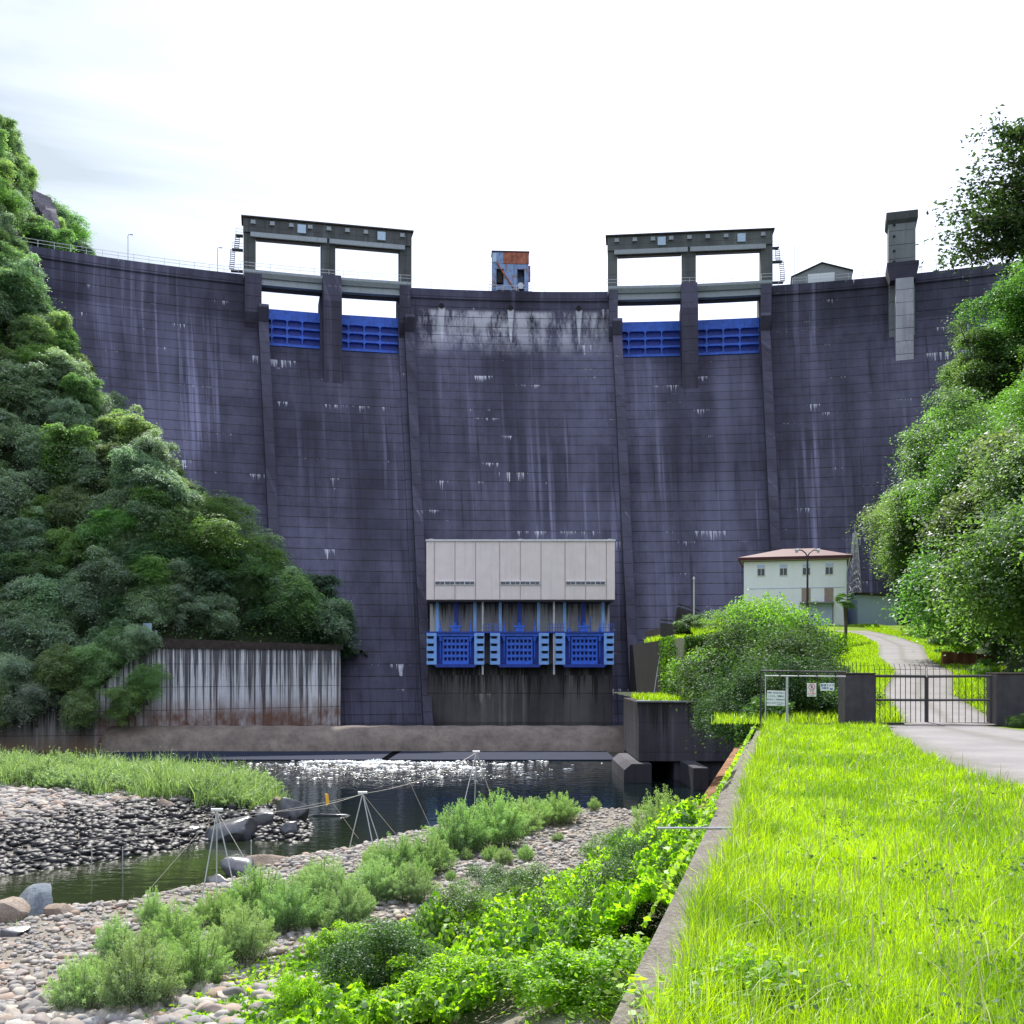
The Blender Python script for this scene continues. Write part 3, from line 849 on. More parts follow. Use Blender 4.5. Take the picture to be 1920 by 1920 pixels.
gx = [(800, 908), (919, 1029), (1041, 1151)]
glabel = ['blue outlet gate at the left end under the cream valve house', 'blue outlet gate in the middle under the cream valve house', 'blue outlet gate at the right end under the cream valve house']
for (a, b), lb in zip(gx, glabel):
    w = bx(b) - bx(a)
    o = empty('outlet_gate', (bx((a + b) / 2), YB, bz(1246)))
    tag(o, lb, 'gate', 'blue outlet gates')
    h = bz(1187) - bz(1246)
    hw = w / 2
    for s in (-1, 1):
        x0, x1 = (-hw, -hw + 1.25) if s < 0 else (hw - 1.25, hw)
        side = MB()
        side.box(x0, x1, .2, .9, 0, h)
        xa, xb = (x0, x0 + .95) if s < 0 else (x1 - .95, x1)
        zs = [h * (0.11 + 0.235 * i) for i in range(4)]
        edges = [0] + [e for z in zs for e in (z, z + .36)] + [h]
        for i in range(0, len(edges), 2): side.box(xa + .0, xb, -.15, .2, edges[i], edges[i + 1])
        xc, xd = (xb, x1) if s < 0 else (x0, xa)
        side.box(xc, xd, -.15, .2, 0, h)
        side.build('side_housing', M['blue_lt'], o)
        mb = MB()
        for z in zs: mb.box(xa + .12, xb - .12, .14, .22, z + .01, z + .35)
        mb.build('slot', M['black'], o)
        # screw spindle and its bell
        xs = s * (hw * .52)
        mb = MB(); mb.tube([(xs, -.1, .8), (xs, -.1, h - .6)], .05, 6); mb.tube([(xs, -.1, h - 1.0), (xs, -.1, h - .55)], .14, 8)
        mb.tube([(xs, .2, h + .05), (xs, .2, h + .8)], .28, 8, .06); mb.tube([(xs, .2, h + .7), (xs, .2, h + 1.6)], .05, 5); mb.build('spindle', M['blue'], o)
        xg = s * (hw * .60)
        MB().prism([(xg - .45 * s, h - .1), (xg + .3 * s, h - .1), (xg - .45 * s, h - 1.1)], .3, .7).build('bracket', M['blue'], o)
        MB().box(s * hw * .66 - .19, s * hw * .66 + .19, 1.4, 1.8, h + .05, bz(1127) - bz(1246)).build('guide_post', M['blue_lt'], o)
    # lattice leaf
    mb = MB()
    gw = 1.55
    for i in range(7):
        x = -gw + 2 * gw * i / 6; mb.box(x - .09, x + .09, .35, .75, .35, h - .55)
    for i in range(5):
        z = .30 + (h - .95) * i / 4; mb.box(-gw - .1, gw + .1, .3, .75, z - .14 if i else z - .3, z + .20)
    mb.build('leaf_lattice', M['blue'], o)
    MB().box(-hw + 1.2, hw - 1.2, 1.0, 1.2, 0.1, h - .05).build('skin_plate', M['blue_dk'], o)
    MB().box(-hw + 1.2, hw - 1.2, .1, 1.0, h - .35, h - .02).build('top_beam', M['blue'], o)
    MB().prism([(-hw + .8, .05), (-hw + 1.2, -.35), (hw - 1.2, -.35), (hw - .8, .05)], -.1, .9).build('sill', M['blue_dk'], o)
    mb = MB()
    for s in (-1, 1): mb.tube([(s * .75, .2, h), (s * .75, .2, h + 2.1)], .05, 5)
    mb.box(-.8, .8, .1, .6, h + .75, h + .95); mb.tube([(0, .3, h + .95), (0, .3, h + 1.35)], .2, 8); mb.box(-.5, .5, .2, .5, h + .05, h + .7)
    mb.build('hoist_head', M['blue'], o)
    MB().box(-.28, .28, 2.0, 2.5, h, bz(1127) - bz(1246)).build('dark_stem', M['blue_dk'], o)

# ================================================================ left training wall and weir
o = empty('river_wall', (0, 0, 0))
tag(o, 'pale concrete river wall with black rain streaks below the left trees', 'wall')
A, B = (-21.0, 130.5), (-40.5, 119.0)
def wall_seg(mb, A, B, za, zb, z0, th_=1.2):
    d = Vector((B[0] - A[0], B[1] - A[1], 0)).normalized(); n = Vector((-d.y, d.x, 0))
    if n.y < 0: n = -n
    a, b = Vector((A[0], A[1], 0)), Vector((B[0], B[1], 0))
    vs = []
    for z_, zz in ((0, z0), (1, None)):
        for p, zt in ((a, za), (b, zb)):
            for q in (0, th_):
                v = p + n * q; vs.append((v.x, v.y, z0 if z_ == 0 else zt))
    mb.add(vs, [(0, 1, 3, 2), (4, 6, 7, 5), (0, 2, 6, 4), (1, 5, 7, 3), (0, 4, 5, 1), (2, 3, 7, 6)])
mb = MB(); wall_seg(mb, A, B, 1.75, 2.35, -12); mb.build('wall_face', M['wallL'], o)
mb = MB(); wall_seg(mb, (A[0] + .35, A[1]), (B[0], B[1] - .2), 2.3, 2.95, 1.75, 1.6); mb.build('coping', M['coping'], o)
mb = MB(); wall_seg(mb, (B[0] + .1, B[1] - .05), (-45.5, 116.4), 2.35, -3.0, -12); mb.build('wall_return', M['wallL'], o)
o = empty('low_river_wall', (0, 0, 0))
tag(o, 'low stained concrete wall along the pool under the leftmost trees', 'wall')
mb = MB(); wall_seg(mb, (-45.5, 116.4), (-75, 113), -4.2, -4.2, -12); mb.build('wall_face', M['wallL2'], o)
# sign board and box above the wall
o = empty('sign_board', at(277, 1185, 119.5))
tag(o, 'small pale board on posts at the left end of the streaked wall', 'sign')
MB().box(-.55, .45, 0, .05, -.4, 1.0).build('board', M['lightbox'], o)
MB().tube([(-.2, .1, -1.0), (-.2, .1, .3)], .05, 5).build('post', M['galv'], o)
MB().tube([(.9, .1, -1.2), (.9, .1, .2)], .16, 6).build('post', M['tower'], o)

o = empty('weir', (0, 0, 0))
tag(o, 'low brown rounded concrete weir across the pool below the dam', 'weir')
prof = [(119.6, -6.95), (118.6, -6.85), (117.6, -6.98), (116.7, -7.35), (116.0, -7.95), (115.5, -8.6), (115.1, -9.2), (114.9, -9.8), (114.9, -12), (119.6, -12)]
n = 60
vs, fs = [], []
for i in range(n + 1):
    x = -44 + (13.9 + 44) * i / n
    bend = -0.012 * max(0, -30 - x) ** 2 * 0 + 2.2 * math.exp(-((x + 44) / 5.0) ** 2)
    for y, z in prof: vs.append((x, y - bend * 0.6 + 0.15 * math.sin(x * .3), z + 0.04 * math.sin(x * 1.7)))
m_ = len(prof)
for i in range(n):
    for j in range(m_):
        j2 = (j + 1) % m_; fs.append((i * m_ + j, (i + 1) * m_ + j, (i + 1) * m_ + j2, i * m_ + j2))
fs.append(tuple(range(m_))); fs.append(tuple(n * m_ + j for j in reversed(range(m_))))
mb = MB(); mb.add(vs, fs); w_ = mb.build('weir_crest', M['pool_base'], o, smooth=True)
MB().box(-44, 10.2, 105.0, 115.2, -11, -9.40).build('low_slab', M['low_slab'], o)  # flat dark blue slab just above water level in front of the weir
mb = MB(); mb.add([(-12.95, 104.9, -9.385), (-12.2, 104.9, -9.385), (-11.9, 115.0, -9.385), (-12.8, 115.0, -9.385), (-12.95, 104.9, -9.6), (-12.2, 104.9, -9.6), (-11.9, 115.0, -9.6), (-12.8, 115.0, -9.6)], [(0, 1, 2, 3), (4, 7, 6, 5), (0, 4, 5, 1), (1, 5, 6, 2), (2, 6, 7, 3), (3, 7, 4, 0)]); mb.build('notch', M['slot'], o)
mb = MB()
for i in range(90):
    a = random.uniform(-1, 1); l = random.uniform(.2, 1.0)
    c = Vector((-12.9 + a * 1.3 * l - l * .8, 104.8 - abs(random.gauss(0, .8)), -9.50))
    mb.tube([c, c + Vector((random.uniform(.1, .4), random.uniform(-.3, .3), random.uniform(.02, .3) * (1 - abs(a))))], .07, 5, .02)
fo = mb.build('water_jet', M['foam_glint'], o)

# ================================================================ water
def plane(name, x0, x1, y0, y1, z, mat):
    me = np_mesh(name, [(x0, y0, z), (x1, y0, z), (x1, y1, z), (x0, y1, z)], [(0, 1, 2, 3)])
    return link(name, me, mat)
ZW = -9.5
tag(plane('river_water', -130, 26, 8, 116.5, ZW, M['water']), kind='structure')
tag(plane('pool_water', -42.5, 22, 117.5, 141, -7.35, M['water']), kind='structure')

fm = MB(); rr = random.Random(8)  # white flecks of broken water, added to paint sun sparkle onto the pool
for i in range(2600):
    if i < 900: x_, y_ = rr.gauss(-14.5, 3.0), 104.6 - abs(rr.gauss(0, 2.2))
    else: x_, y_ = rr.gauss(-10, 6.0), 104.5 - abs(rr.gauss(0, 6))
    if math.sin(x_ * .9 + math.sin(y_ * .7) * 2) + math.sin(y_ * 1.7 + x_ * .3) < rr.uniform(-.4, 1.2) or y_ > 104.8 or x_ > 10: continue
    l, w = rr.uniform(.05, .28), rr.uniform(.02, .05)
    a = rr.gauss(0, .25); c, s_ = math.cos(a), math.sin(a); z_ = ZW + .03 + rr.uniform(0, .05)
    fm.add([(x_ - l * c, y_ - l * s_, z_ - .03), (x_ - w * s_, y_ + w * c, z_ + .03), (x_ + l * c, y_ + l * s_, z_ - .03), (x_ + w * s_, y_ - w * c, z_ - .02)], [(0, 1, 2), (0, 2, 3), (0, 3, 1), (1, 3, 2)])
tag(fm.build('foam_glint', M['foam_glint']), 'white flecks of broken water and painted sun sparkle where the jet stirs the pool', None, None, 'stuff')

# ================================================================ terrain
def smooth(a, b, x):
    t = np.clip((x - a) / (b - a), 0, 1); return t * t * (3 - 2 * t)


_perm = np.random.default_rng(3).random((64, 64))
def vnoise(x, y, s=1.0, seed=0):
    x = np.asarray(x) * s + seed * 13.7 + 1000; y = np.asarray(y) * s + seed * 7.1 + 1000
    xi = np.floor(x).astype(int); yi = np.floor(y).astype(int)
    fx = x - xi; fy = y - yi; fx = fx * fx * (3 - 2 * fx); fy = fy * fy * (3 - 2 * fy)
    g_ = lambda i, j: _perm[i % 64, j % 64]
    return (g_(xi, yi) * (1 - fx) + g_(xi + 1, yi) * fx) * (1 - fy) + (g_(xi, yi + 1) * (1 - fx) + g_(xi + 1, yi + 1) * fx) * fy
def fbm(x, y, s, o=4, seed=0):
    t = 0; a = 1; n_ = 0
    for i in range(o): t = t + a * vnoise(x, y, s * 2 ** i, seed + i); n_ += a; a *= .5
    return t / n_


def grid_mesh(name, x0, x1, y0, y1, step, zf, mat, clip=None, smooth_=True):
    nx, ny = int((x1 - x0) / step) + 1, int((y1 - y0) / step) + 1
    X, Y = np.meshgrid(np.linspace(x0, x1, nx), np.linspace(y0, y1, ny))
    Z = zf(X, Y)
    v = np.stack([X, Y, Z], -1).reshape(-1, 3)
    i = np.arange(nx - 1)[None, :] + nx * np.arange(ny - 1)[:, None]
    f = np.stack([i, i + 1, i + 1 + nx, i + nx], -1).reshape(-1, 4)
    if clip is not None:
        k = clip(X, Y).ravel(); f = f[k[f].all(1)]
    me = np_mesh(name, v, f, smooth=smooth_)
    return link(name, me, mat)


FL = [(-18, 142), (-22, 131.5), (-41, 120.2), (-60, 117.5), (-75, 112), (-90, 60), (-95, 20)]     # foot of the left hill
def seg_dist(X, Y, pts):
    """signed distance to a polyline: positive on its left-hand (hill) side"""
    best = np.full(np.shape(X), 1e9); sg = np.ones(np.shape(X))
    for (ax, ay), (bx_, by_) in zip(pts[:-1], pts[1:]):
        dx, dy = bx_ - ax, by_ - ay; L2 = dx * dx + dy * dy
        t = np.clip(((X - ax) * dx + (Y - ay) * dy) / L2, 0, 1)
        d = np.hypot(X - ax - t * dx, Y - ay - t * dy)
        cr = dx * (Y - ay) - dy * (X - ax)
        m = d < best - 1e-6
        best = np.where(m, d, best); sg = np.where(m, np.sign(cr), sg)
    return best * sg
def zA(X):
    return np.interp(-X, [-20, 22, 36, 49, 62, 68, 74, 80, 91, 130], [0, 2, 11, 24, 39, 48, 57, 66, 83, 120])
def hill_left(X, Y):
    d = -seg_dist(X, Y, FL)
    b0 = np.interp(X, [-50, -43], [-4.6, 1.2]); zb = np.where(d > 0, b0 + 1.75 * d, b0 + d)
    z = np.minimum(zA(X) + np.where(Y > 168, 4, 0), zb)
    z = z + (fbm(X, Y, 0.09, 4, 2) - .5) * 10 * smooth(3, 14, d)
    return z
FL_in = lambda X, Y: -seg_dist(X, Y, FL) > -.35
hl = grid_mesh('hillside', -135, -17, 60, 240, .9, hill_left, M['hill'], FL_in)
tag(hl, kind='structure')


def road_c(Y): return np.interp(Y, [28, 40, 50, 60, 75, 90, 105, 112], [11.85, 15.2, 19.3, 22.0, 27.3, 31.0, 32.8, 31.0])
def road_z(Y): return np.interp(Y, [-10, 30, 40, 50, 60, 75, 90, 105, 115], [-1.75, -1.75, -1.2, -.45, .25, 1.25, 2.25, 3.35, 3.85])
def wall_x(Y): return 0.506 + .2604 * (np.asarray(Y) - 5.19)
FR = lambda Y: np.interp(Y, [-10, 28, 40, 60, 80, 100, 122, 160], [19, 15.5, 19, 25.5, 34, 40, 46, 52])
def bank_z(X, Y):
    zr = road_z(Y); rc = np.where(Y < 30, 11.85, road_c(Y))
    z = zr + np.zeros_like(X)
    d = rc - 1.9 - X                                # distance left of the road
    fade = smooth(30, 40, Y)
    z = z - fade * np.clip(d, 0, 99) * 0.20
    # house terrace
    z = np.where((Y > 96) & (X > 16), np.maximum(z, np.minimum(3.84, 2.2 + (Y - 96) * .16)), z)
    # river side terraces near the outlet block
    z = np.where(Y > 87.2, np.where(X < 14.2, -3.15, np.where((X < 17.0) & (Y > 90), np.maximum(2.25, 0), z)), z)
    # right hill
    e = X - FR(Y)
    z = z + np.where(e > 0, 1.45 * e * smooth(0, 3, e) + (fbm(X, Y, .12, 4, 5) - .5) * 4 * smooth(2, 9, e), 0)
    z = z + (fbm(X, Y, .8, 3, 9) - .5) * .22 * smooth(31, 36, Y) * smooth(1.0, 2.0, np.abs(X - rc) )
    return z
bclip = lambda X, Y: np.where(Y > 87.2, X > 10.6, X > wall_x(Y) + .2) & (Y < 175) & ~((Y > 121) & (X < 40))
gr = grid_mesh('ground', 0, 110, -6, 190, 0.7, bank_z, M['bank'], bclip)
# sheets of hill soil take over where the slope starts
gr.data.materials.append(M['hill'])
pn = np.empty(len(gr.data.polygons) * 3, dtype=np.float32); gr.data.polygons.foreach_get('normal', pn); pn = np.abs(pn.reshape(-1, 3)[:, 2])
pc = np.empty(len(gr.data.polygons) * 3, dtype=np.float32); gr.data.polygons.foreach_get('center', pc); pc = pc.reshape(-1, 3)
mi = ((pn < .75) | (pc[:, 0] > FR(pc[:, 1]) + .3) | ((pc[:, 0] < 19.5) & (pc[:, 1] > 30) & (pc[:, 2] < -1.0))).astype(np.int32)
gr.data.polygons.foreach_set('material_index', mi)
tag(gr, kind='structure')
# outer ground so that the land reaches the horizon
far = grid_mesh('valley_floor', -1600, 1600, -400, 2400, 100, lambda X, Y: -14.0 + 0 * X, M['hill']); tag(far, kind='structure')

# roads
def ribbon(name, L, Rr, zf, mat, dz=.012):
    """L and Rr: lists of (x,y) for the two edges"""
    n = len(L); k = 6
    v, f = [], []
    for (a, b) in zip(L, Rr):
        for j in range(k + 1):
            t = j / k; x, y = a[0] + (b[0] - a[0]) * t, a[1] + (b[1] - a[1]) * t
            v.append((x, y, float(zf(x, y)) + dz))
    for i in range(n - 1):
        for j in range(k):
            f.append((i * (k + 1) + j, i * (k + 1) + j + 1, (i + 1) * (k + 1) + j + 1, (i + 1) * (k + 1) + j))
    uv = []
    for q in f: uv += [((i_ % (k + 1)) / k, v[i_][1]) for i_ in q]
    return link(name, np_mesh(name, v, f, uv=uv), mat)
Ys = np.arange(30, 112.1, 1.0)
rw = lambda Y: np.interp(Y, [28, 45, 60, 75, 112], [2.7, 2.75, 2.9, 3.2, 3.6]) / 2
Ll = [(road_c(y) - rw(y), y) for y in Ys]; Rl = [(road_c(y) + rw(y), y) for y in Ys]
ro = ribbon('road', Ll, Rl, lambda x, y: road_z(y) + .03, M['road']); tag(ro, kind='structure')
def road_left(Y): return np.interp(Y, [-6, 6, 10, 14.3, 16.7, 20, 25, 30], [8.6, 7.6, 7.1, 6.95, 7.15, 7.8, 9.0, 10.4])
def road_right(Y): return np.interp(Y, [-6, 10, 20, 25, 28, 30], [17.5, 16.6, 14.6, 13.7, 13.4, 13.3])
Ys2 = np.arange(-6, 30.01, 1.0)
fr_ = ribbon('forecourt', [(float(road_left(y)), y) for y in Ys2], [(float(road_right(y)), y) for y in Ys2], lambda x, y: -1.75, M['road'], .02); tag(fr_, kind='structure')

# ---------------------------------------------------------------- retaining wall and its parapet
o = empty('retaining_wall', (0, 0, 0))
tag(o, 'long weathered concrete retaining wall edging the bright lawn', 'wall')
v, f = [], []
Yw = np.arange(-6, 87.1, 3.0)
for y in Yw:
    x = float(wall_x(y)); zt = -1.69 + (0.012 * math.sin(y * 2.1)) if y < 29 else -1.9 - (y - 29) * .025
    bo = float(np.interp(y, [20, 40], [-1.85, -2.75]))
    for (dx, z) in ((.34, -2.6), (.34, zt), (0.0, zt), (-.45, zt - 2.0), (bo, -6.0), (bo - .25, -10.5)):
        v.append((x + dx, y, z))
for i in range(len(Yw) - 1):
    for j in range(5): f.append((i * 6 + j, (i + 1) * 6 + j, (i + 1) * 6 + j + 1, i * 6 + j + 1))
mb = MB(); mb.add(v, f); mb.build('wall_face', M['kerb'], o)
o = empty('rust_stained_ledge', (0, 0, 0))
tag(o, 'orange rust-stained narrow concrete ledge sloping along the foot of the retaining wall', 'ledge')
a, b = Vector((6.7, 40, -6.0)), Vector((18.9, 92 - 6, -5.6))
mb = MB()
for s in range(12):
    p, q = a.lerp(b, s / 12), a.lerp(b, (s + 1) / 12 - .003)
    mb.add([(p.x - .22, p.y, p.z), (p.x + .25, p.y, p.z + .05), (q.x + .25, q.y, q.z + .05), (q.x - .22, q.y, q.z), (p.x - .75, p.y, -10.5), (p.x + .25, p.y, -10.5), (q.x + .25, q.y, -10.5), (q.x - .75, q.y, -10.5)],
           [(0, 1, 2, 3), (0, 3, 7, 4), (1, 5, 6, 2), (0, 4, 5, 1), (3, 2, 6, 7)])
mb.build('ledge', M['orange'], o)
o = tag(MB().tube([(1.48, 10.9, -1.675), (2.30, 10.9, -1.675)], .012, 6).build('steel_rod', M['galv']), 'thin grey steel rod jutting over the retaining wall edge', 'rod')

# ---------------------------------------------------------------- outlet block on the right bank
o = empty('outlet_bunker', (0, 0, 0))
tag(o, 'dark concrete outlet bunker with grass on top at the right end of the weir', 'bunker')
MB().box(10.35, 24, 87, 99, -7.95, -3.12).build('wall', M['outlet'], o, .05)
MB().box(10.2, 24, 86.8, 88.2, -3.11, -2.98).build('top_edge', M['tower'], o)
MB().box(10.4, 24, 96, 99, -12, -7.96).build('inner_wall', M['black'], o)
MB().prism([(8.9, -11), (9.0, -8.5), (9.6, -8.0), (11.2, -8.0), (11.2, -11)], 85.5, 95.9).build('foot', M['outlet'], o, .04)
MB().box(13.7, 14.85, 80.6, 86.9, -12, -7.85).build('pier', M['outlet'], o, .05)
MB().box(13.3, 24, 87.5, 95.9, -12, -7.96).build('pier', M['outlet'], o)
# terrace retaining face with railings
o = empty('terrace_wall', (0, 0, 0))
tag(o, 'stepped concrete terrace wall with brown railings beside the dam foot', 'wall')
MB().box(13.9, 17.2, 98, 126, -4, 2.2).build('lower_step', M['outlet'], o)
MB().box(16.0, 24, 104.5, 128, -4, 3.9).build('upper_step', M['outlet'], o)
mb = MB()
for (p, q) in ((at(1238, 1192, 98.2), at(1262, 1195, 98.2)), (at(1270, 1160, 104.3), at(1312, 1174, 104.3))):
    h = 1.5
    mb.tube([p, q], .08, 5); mb.tube([p + Vector((0, 0, h)), q + Vector((0, 0, h))], .08, 5)
    mb.add([p, q, q + Vector((0, 0, h * .8)), p + Vector((0, 0, h * .8)), p + Vector((0, .1, 0)), q + Vector((0, .1, 0)), q + Vector((0, .1, h * .8)), p + Vector((0, .1, h * .8))],
           [(0, 1, 2, 3), (4, 7, 6, 5), (0, 4, 5, 1), (1, 5, 6, 2), (2, 6, 7, 3), (3, 7, 4, 0)])
p0, p1 = at(1267, 1195, 104), at(1271, 1140, 104)
mb.tube([p0, p1], .14, 5)
mb.tube([at(1262, 1190, 103.8), at(1270, 1145, 103.8)], .08, 5)
mb.build('railing', M['underside'], o)
o = tag(MB().tube([at(1225, 1310, 98), at(1233, 1255, 98.5), at(1245, 1195, 99), at(1256, 1194, 99)], .045, 6).build('guy_pole', M['galv']), 'thin pale pole leaning from the bunker top up to the terrace', 'pole')

# ================================================================ house on the right
o = empty('house', (30.4, 112, 3.85), math.radians(-15)); YH = 112.0
tag(o, 'two-storey white house with a red hipped roof near the dam foot', 'house')
k = YH / F
def hx(px): return (px - 960) * k - 30.4
def hz(py): return (HZ - py) * k - 3.85
MB().box(hx(1397), hx(1584), 0, 8, -2.0, hz(1051)).build('wall', M['house'], o, .03)
ex0, ex1 = hx(1387), hx(1594)
mb = MB()
ez, rz = hz(1050) + .1, hz(1030) + .5
mb.add([(ex0, -.55, ez), (ex1, -.55, ez), (ex1, 9, ez), (ex0, 9, ez), (ex0, -.55, ez + .27), (ex1, -.55, ez + .27), (ex1, 9, ez + .27), (ex0, 9, ez + .27), (hx(1468), 4, rz), (hx(1525), 4, rz)],
       [(0, 3, 2, 1), (0, 1, 5, 4), (1, 2, 6, 5), (2, 3, 7, 6), (3, 0, 4, 7), (4, 5, 9, 8), (5, 6, 9), (6, 7, 8, 9), (7, 4, 8)])
mb.build('roof', M['roof_red'], o)
MB().box(ex0 + .2, ex1 - .2, -.4, 8.8, ez - .12, ez - .005).build('eaves_soffit', M['tan'], o)
for px in (1421.5, 1462.5, 1504, 1545):
    w = MB().box(hx(px), hx(px + 15), -.07, 0.02, hz(1079), hz(1057.5)).build('window', M['white_trim'], o)
    mb = MB(); mb.box(hx(px + 1.2), hx(px + 7), -.09, -.06, hz(1077.6), hz(1065)); mb.box(hx(px + 8), hx(px + 13.8), -.09, -.06, hz(1077.6), hz(1065)); mb.build('pane', M['glass'], w)
    MB().box(hx(px + .8), hx(px + 14.2), -.09, -.06, hz(1063.3), hz(1057.8)).build('blind', M['shed_panel'], w)
MB().box(hx(1401), hx(1581), -.04, .02, hz(1102.6), hz(1101.6)).build('band', M['shutter'], o)
MB().box(hx(1503), hx(1519), -.05, .02, hz(1129), hz(1103)).build('panel', M['tan'], o)
MB().box(hx(1544), hx(1560), -.05, .02, hz(1129), hz(1103)).build('panel', M['tan'], o)
MB().box(hx(1500), hx(1561), -.9, -.001, hz(1132), hz(1129.5)).build('canopy', M['hut'], o)
mb = MB(); mb.box(hx(1514), hx(1559), -.05, .02, hz(1178), hz(1133))
sh = mb.build('shutter_door', M['shutter'], o)
MB().box(hx(1558), hx(1560), -.08, .02, hz(1178), hz(1133)).build('door_jamb', M['hut'], o)
MB().tube([(hx(1590), -.5, ez + .1), (hx(1584), -.1, ez - 1.4), (hx(1583), -.1, -1)], .06, 6).build('downpipe', M['galv'], o)

o = empty('shed', (37.5, 113, 3.9))
tag(o, 'low pale blue shed wall with dark eaves right of the house', 'shed')
mb = MB(); k2 = 113 / F
mb.prism([((1608 - 960) * k2 - 37.5, -1), ((1682 - 960) * k2 - 37.5, -1), ((1682 - 960) * k2 - 37.5, (HZ - 1119) * k2 - 3.9), ((1608 - 960) * k2 - 37.5, (HZ - 1115) * k2 - 3.9)], 0, 6)
mb.build('wall', M['shed_panel'], o)
MB().prism([((1606 - 960) * k2 - 37.5, (HZ - 1115) * k2 - 3.88), ((1685 - 960) * k2 - 37.5, (HZ - 1119) * k2 - 3.88), ((1685 - 960) * k2 - 37.5, (HZ - 1116) * k2 - 3.88), ((1606 - 960) * k2 - 37.5, (HZ - 1111.5) * k2 - 3.88)], -.4, 6.3).build('roof', M['coping'], o)

# lattice mast
o = empty('lattice_mast', (at(1603, 1170, 118).x, 118, 3.9))
tag(o, 'slender grey lattice mast between the house and the shed', 'mast')
mb = MB(); Hm = 10.6
def mw(z): return .78 - .62 * (z / Hm)
for sx in (-1, 1):
    for sy in (-1, 1): mb.tube([(sx * mw(0), sy * mw(0), 0), (sx * mw(Hm), sy * mw(Hm), Hm)], .06, 4)
nb = 13
for i in range(nb):
    z0, z1 = Hm * i / nb, Hm * (i + 1) / nb
    for s in (-1, 1):
        mb.tube([(-mw(z0), s * mw(z0), z0), (mw(z1), s * mw(z1), z1)], .035, 4); mb.tube([(mw(z0), s * mw(z0), z0), (-mw(z1), s * mw(z1), z1)], .035, 4)
        mb.tube([(s * mw(z0), -mw(z0), z0), (s * mw(z1), mw(z1), z1)], .035, 4)
        mb.tube([(-mw(z1), s * mw(z1), z1), (mw(z1), s * mw(z1), z1)], .035, 4)
mb.tube([(0, 0, Hm), (0, 0, Hm + 1)], .05, 5)
mb.build('lattice', M['galv'], o)

# double-armed dark lamp
o = empty('street_lamp', (at(1514, 1200, 84).x, 84, 0.5))
tag(o, 'tall dark street lamp with two curved arms in front of the house', 'street lamp')
zt = (HZ - 1043) / F * 84 - .5
MB().tube([(0, 0, 0), (0, 0, zt)], .11, 8, .07).build('pole', M['dark_steel'], o)
for s in (-1, 1):
    ar = MB().tube([(0, 0, zt - .05), (s * .15, 0, zt + .25), (s * .45, 0, zt + .48), (s * .75, 0, zt + .5)], .05, 6).build('arm', M['dark_steel'], o)
    mb = MB(); mb.tube([(s * .7, 0, zt + .5), (s * .95, 0, zt + .46)], .08, 8, .14); mb.tube([(s * .85, 0, zt + .42), (s * .85, 0, zt + .28)], .13, 8, .09); mb.build('lamp_head', M['rail_white'], ar)
o = empty('street_lamp', (at(1301, 1165, 104).x, 104, 2.2))
tag(o, 'slim white lamp post on the grassy terrace left of the house', 'street lamp')
zt = (HZ - 1086) / F * 104 - 2.2
MB().tube([(0, 0, 0), (0, 0, zt)], .10, 8, .07).build('pole', M['rail_white'], o)
MB().tube([(0, 0, zt), (0, 0, zt + .25)], .14, 8, .05).build('lamp_head', M['rail_white'], o)

# ================================================================ gate, pillars, side fence
GY = 30.3
def gp(px, py): return at(px, py, GY)
for a, b, lb in ((1580, 1637, 'dark concrete gate pillar left of the driveway gate'), (1862, 1990, 'wide dark concrete gate pillar right of the driveway gate')):
    p0, p1 = gp(a, 1362), gp(b, 1263)
    o = empty('gate_pillar', ((p0.x + p1.x) / 2, GY, -1.75))
    tag(o, lb, 'gate pillar', 'gate pillars')
    hw = (p1.x - p0.x) / 2
    MB().box(-hw, hw, -.25, .45, -.3, 1.46).build('shaft', M['pillar'], o, .03)
    MB().box(-hw - .0, hw + .0, -.27, .47, 1.461, 1.50).build('cap', M['coping'], o, .01)
gate = empty('gate', (gp(1748, 1360).x, GY, -1.72))
tag(gate, 'black double-leaf steel bar gate across the driveway with spiked top', 'gate')
for s, pa, pb in ((-1, 1640, 1746), (1, 1749, 1858)):
    lf = empty('gate_leaf', (0, 0, 0)); lf.parent = gate
    xa, xb = gp(pa, 0).x - gate.location.x, gp(pb, 0).x - gate.location.x
    hinge, free = (xa, xb) if s < 0 else (xb, xa)
    def P(u, z):   # u 0 at hinge, 1 at the free edge; the leaves stand slightly ajar towards the road beyond
        return (hinge + (free - hinge) * u, .40 * u, z - .02 * u)
    mb = MB()
    mb.tube([P(0, .02), P(0, 1.40)], .035, 6); mb.tube([P(1, .02), P(1, 1.36)], .035, 6)
    for z, r in ((1.38, .042), (.70, .036), (.03, .03)): mb.tube([P(0, z), P(1, z)], r, 6)
    mb.build('leaf_frame', M['dark_steel'], lf)
    mb = MB()
    for i in range(1, 10): mb.tube([P(i / 10, .03), P(i / 10, 1.38)], .011, 5)
    mb.build('bars', M['dark_steel'], lf)
    mb = MB()
    for i in range(0, 11):
        u = i / 10; q = P(u, 1.38); mb.tube([q, (q[0], q[1] + .02, 1.62), (q[0] - .02, q[1] + .06, 1.72)], .008, 5)
    mb.tube([(P(0, 1.57)[0], P(0, 1.57)[1] + .02, 1.57), (P(1, 1.57)[0], P(1, 1.57)[1] + .02, 1.57)], .007, 5)
    mb.build('spikes', M['dark_steel'], lf)

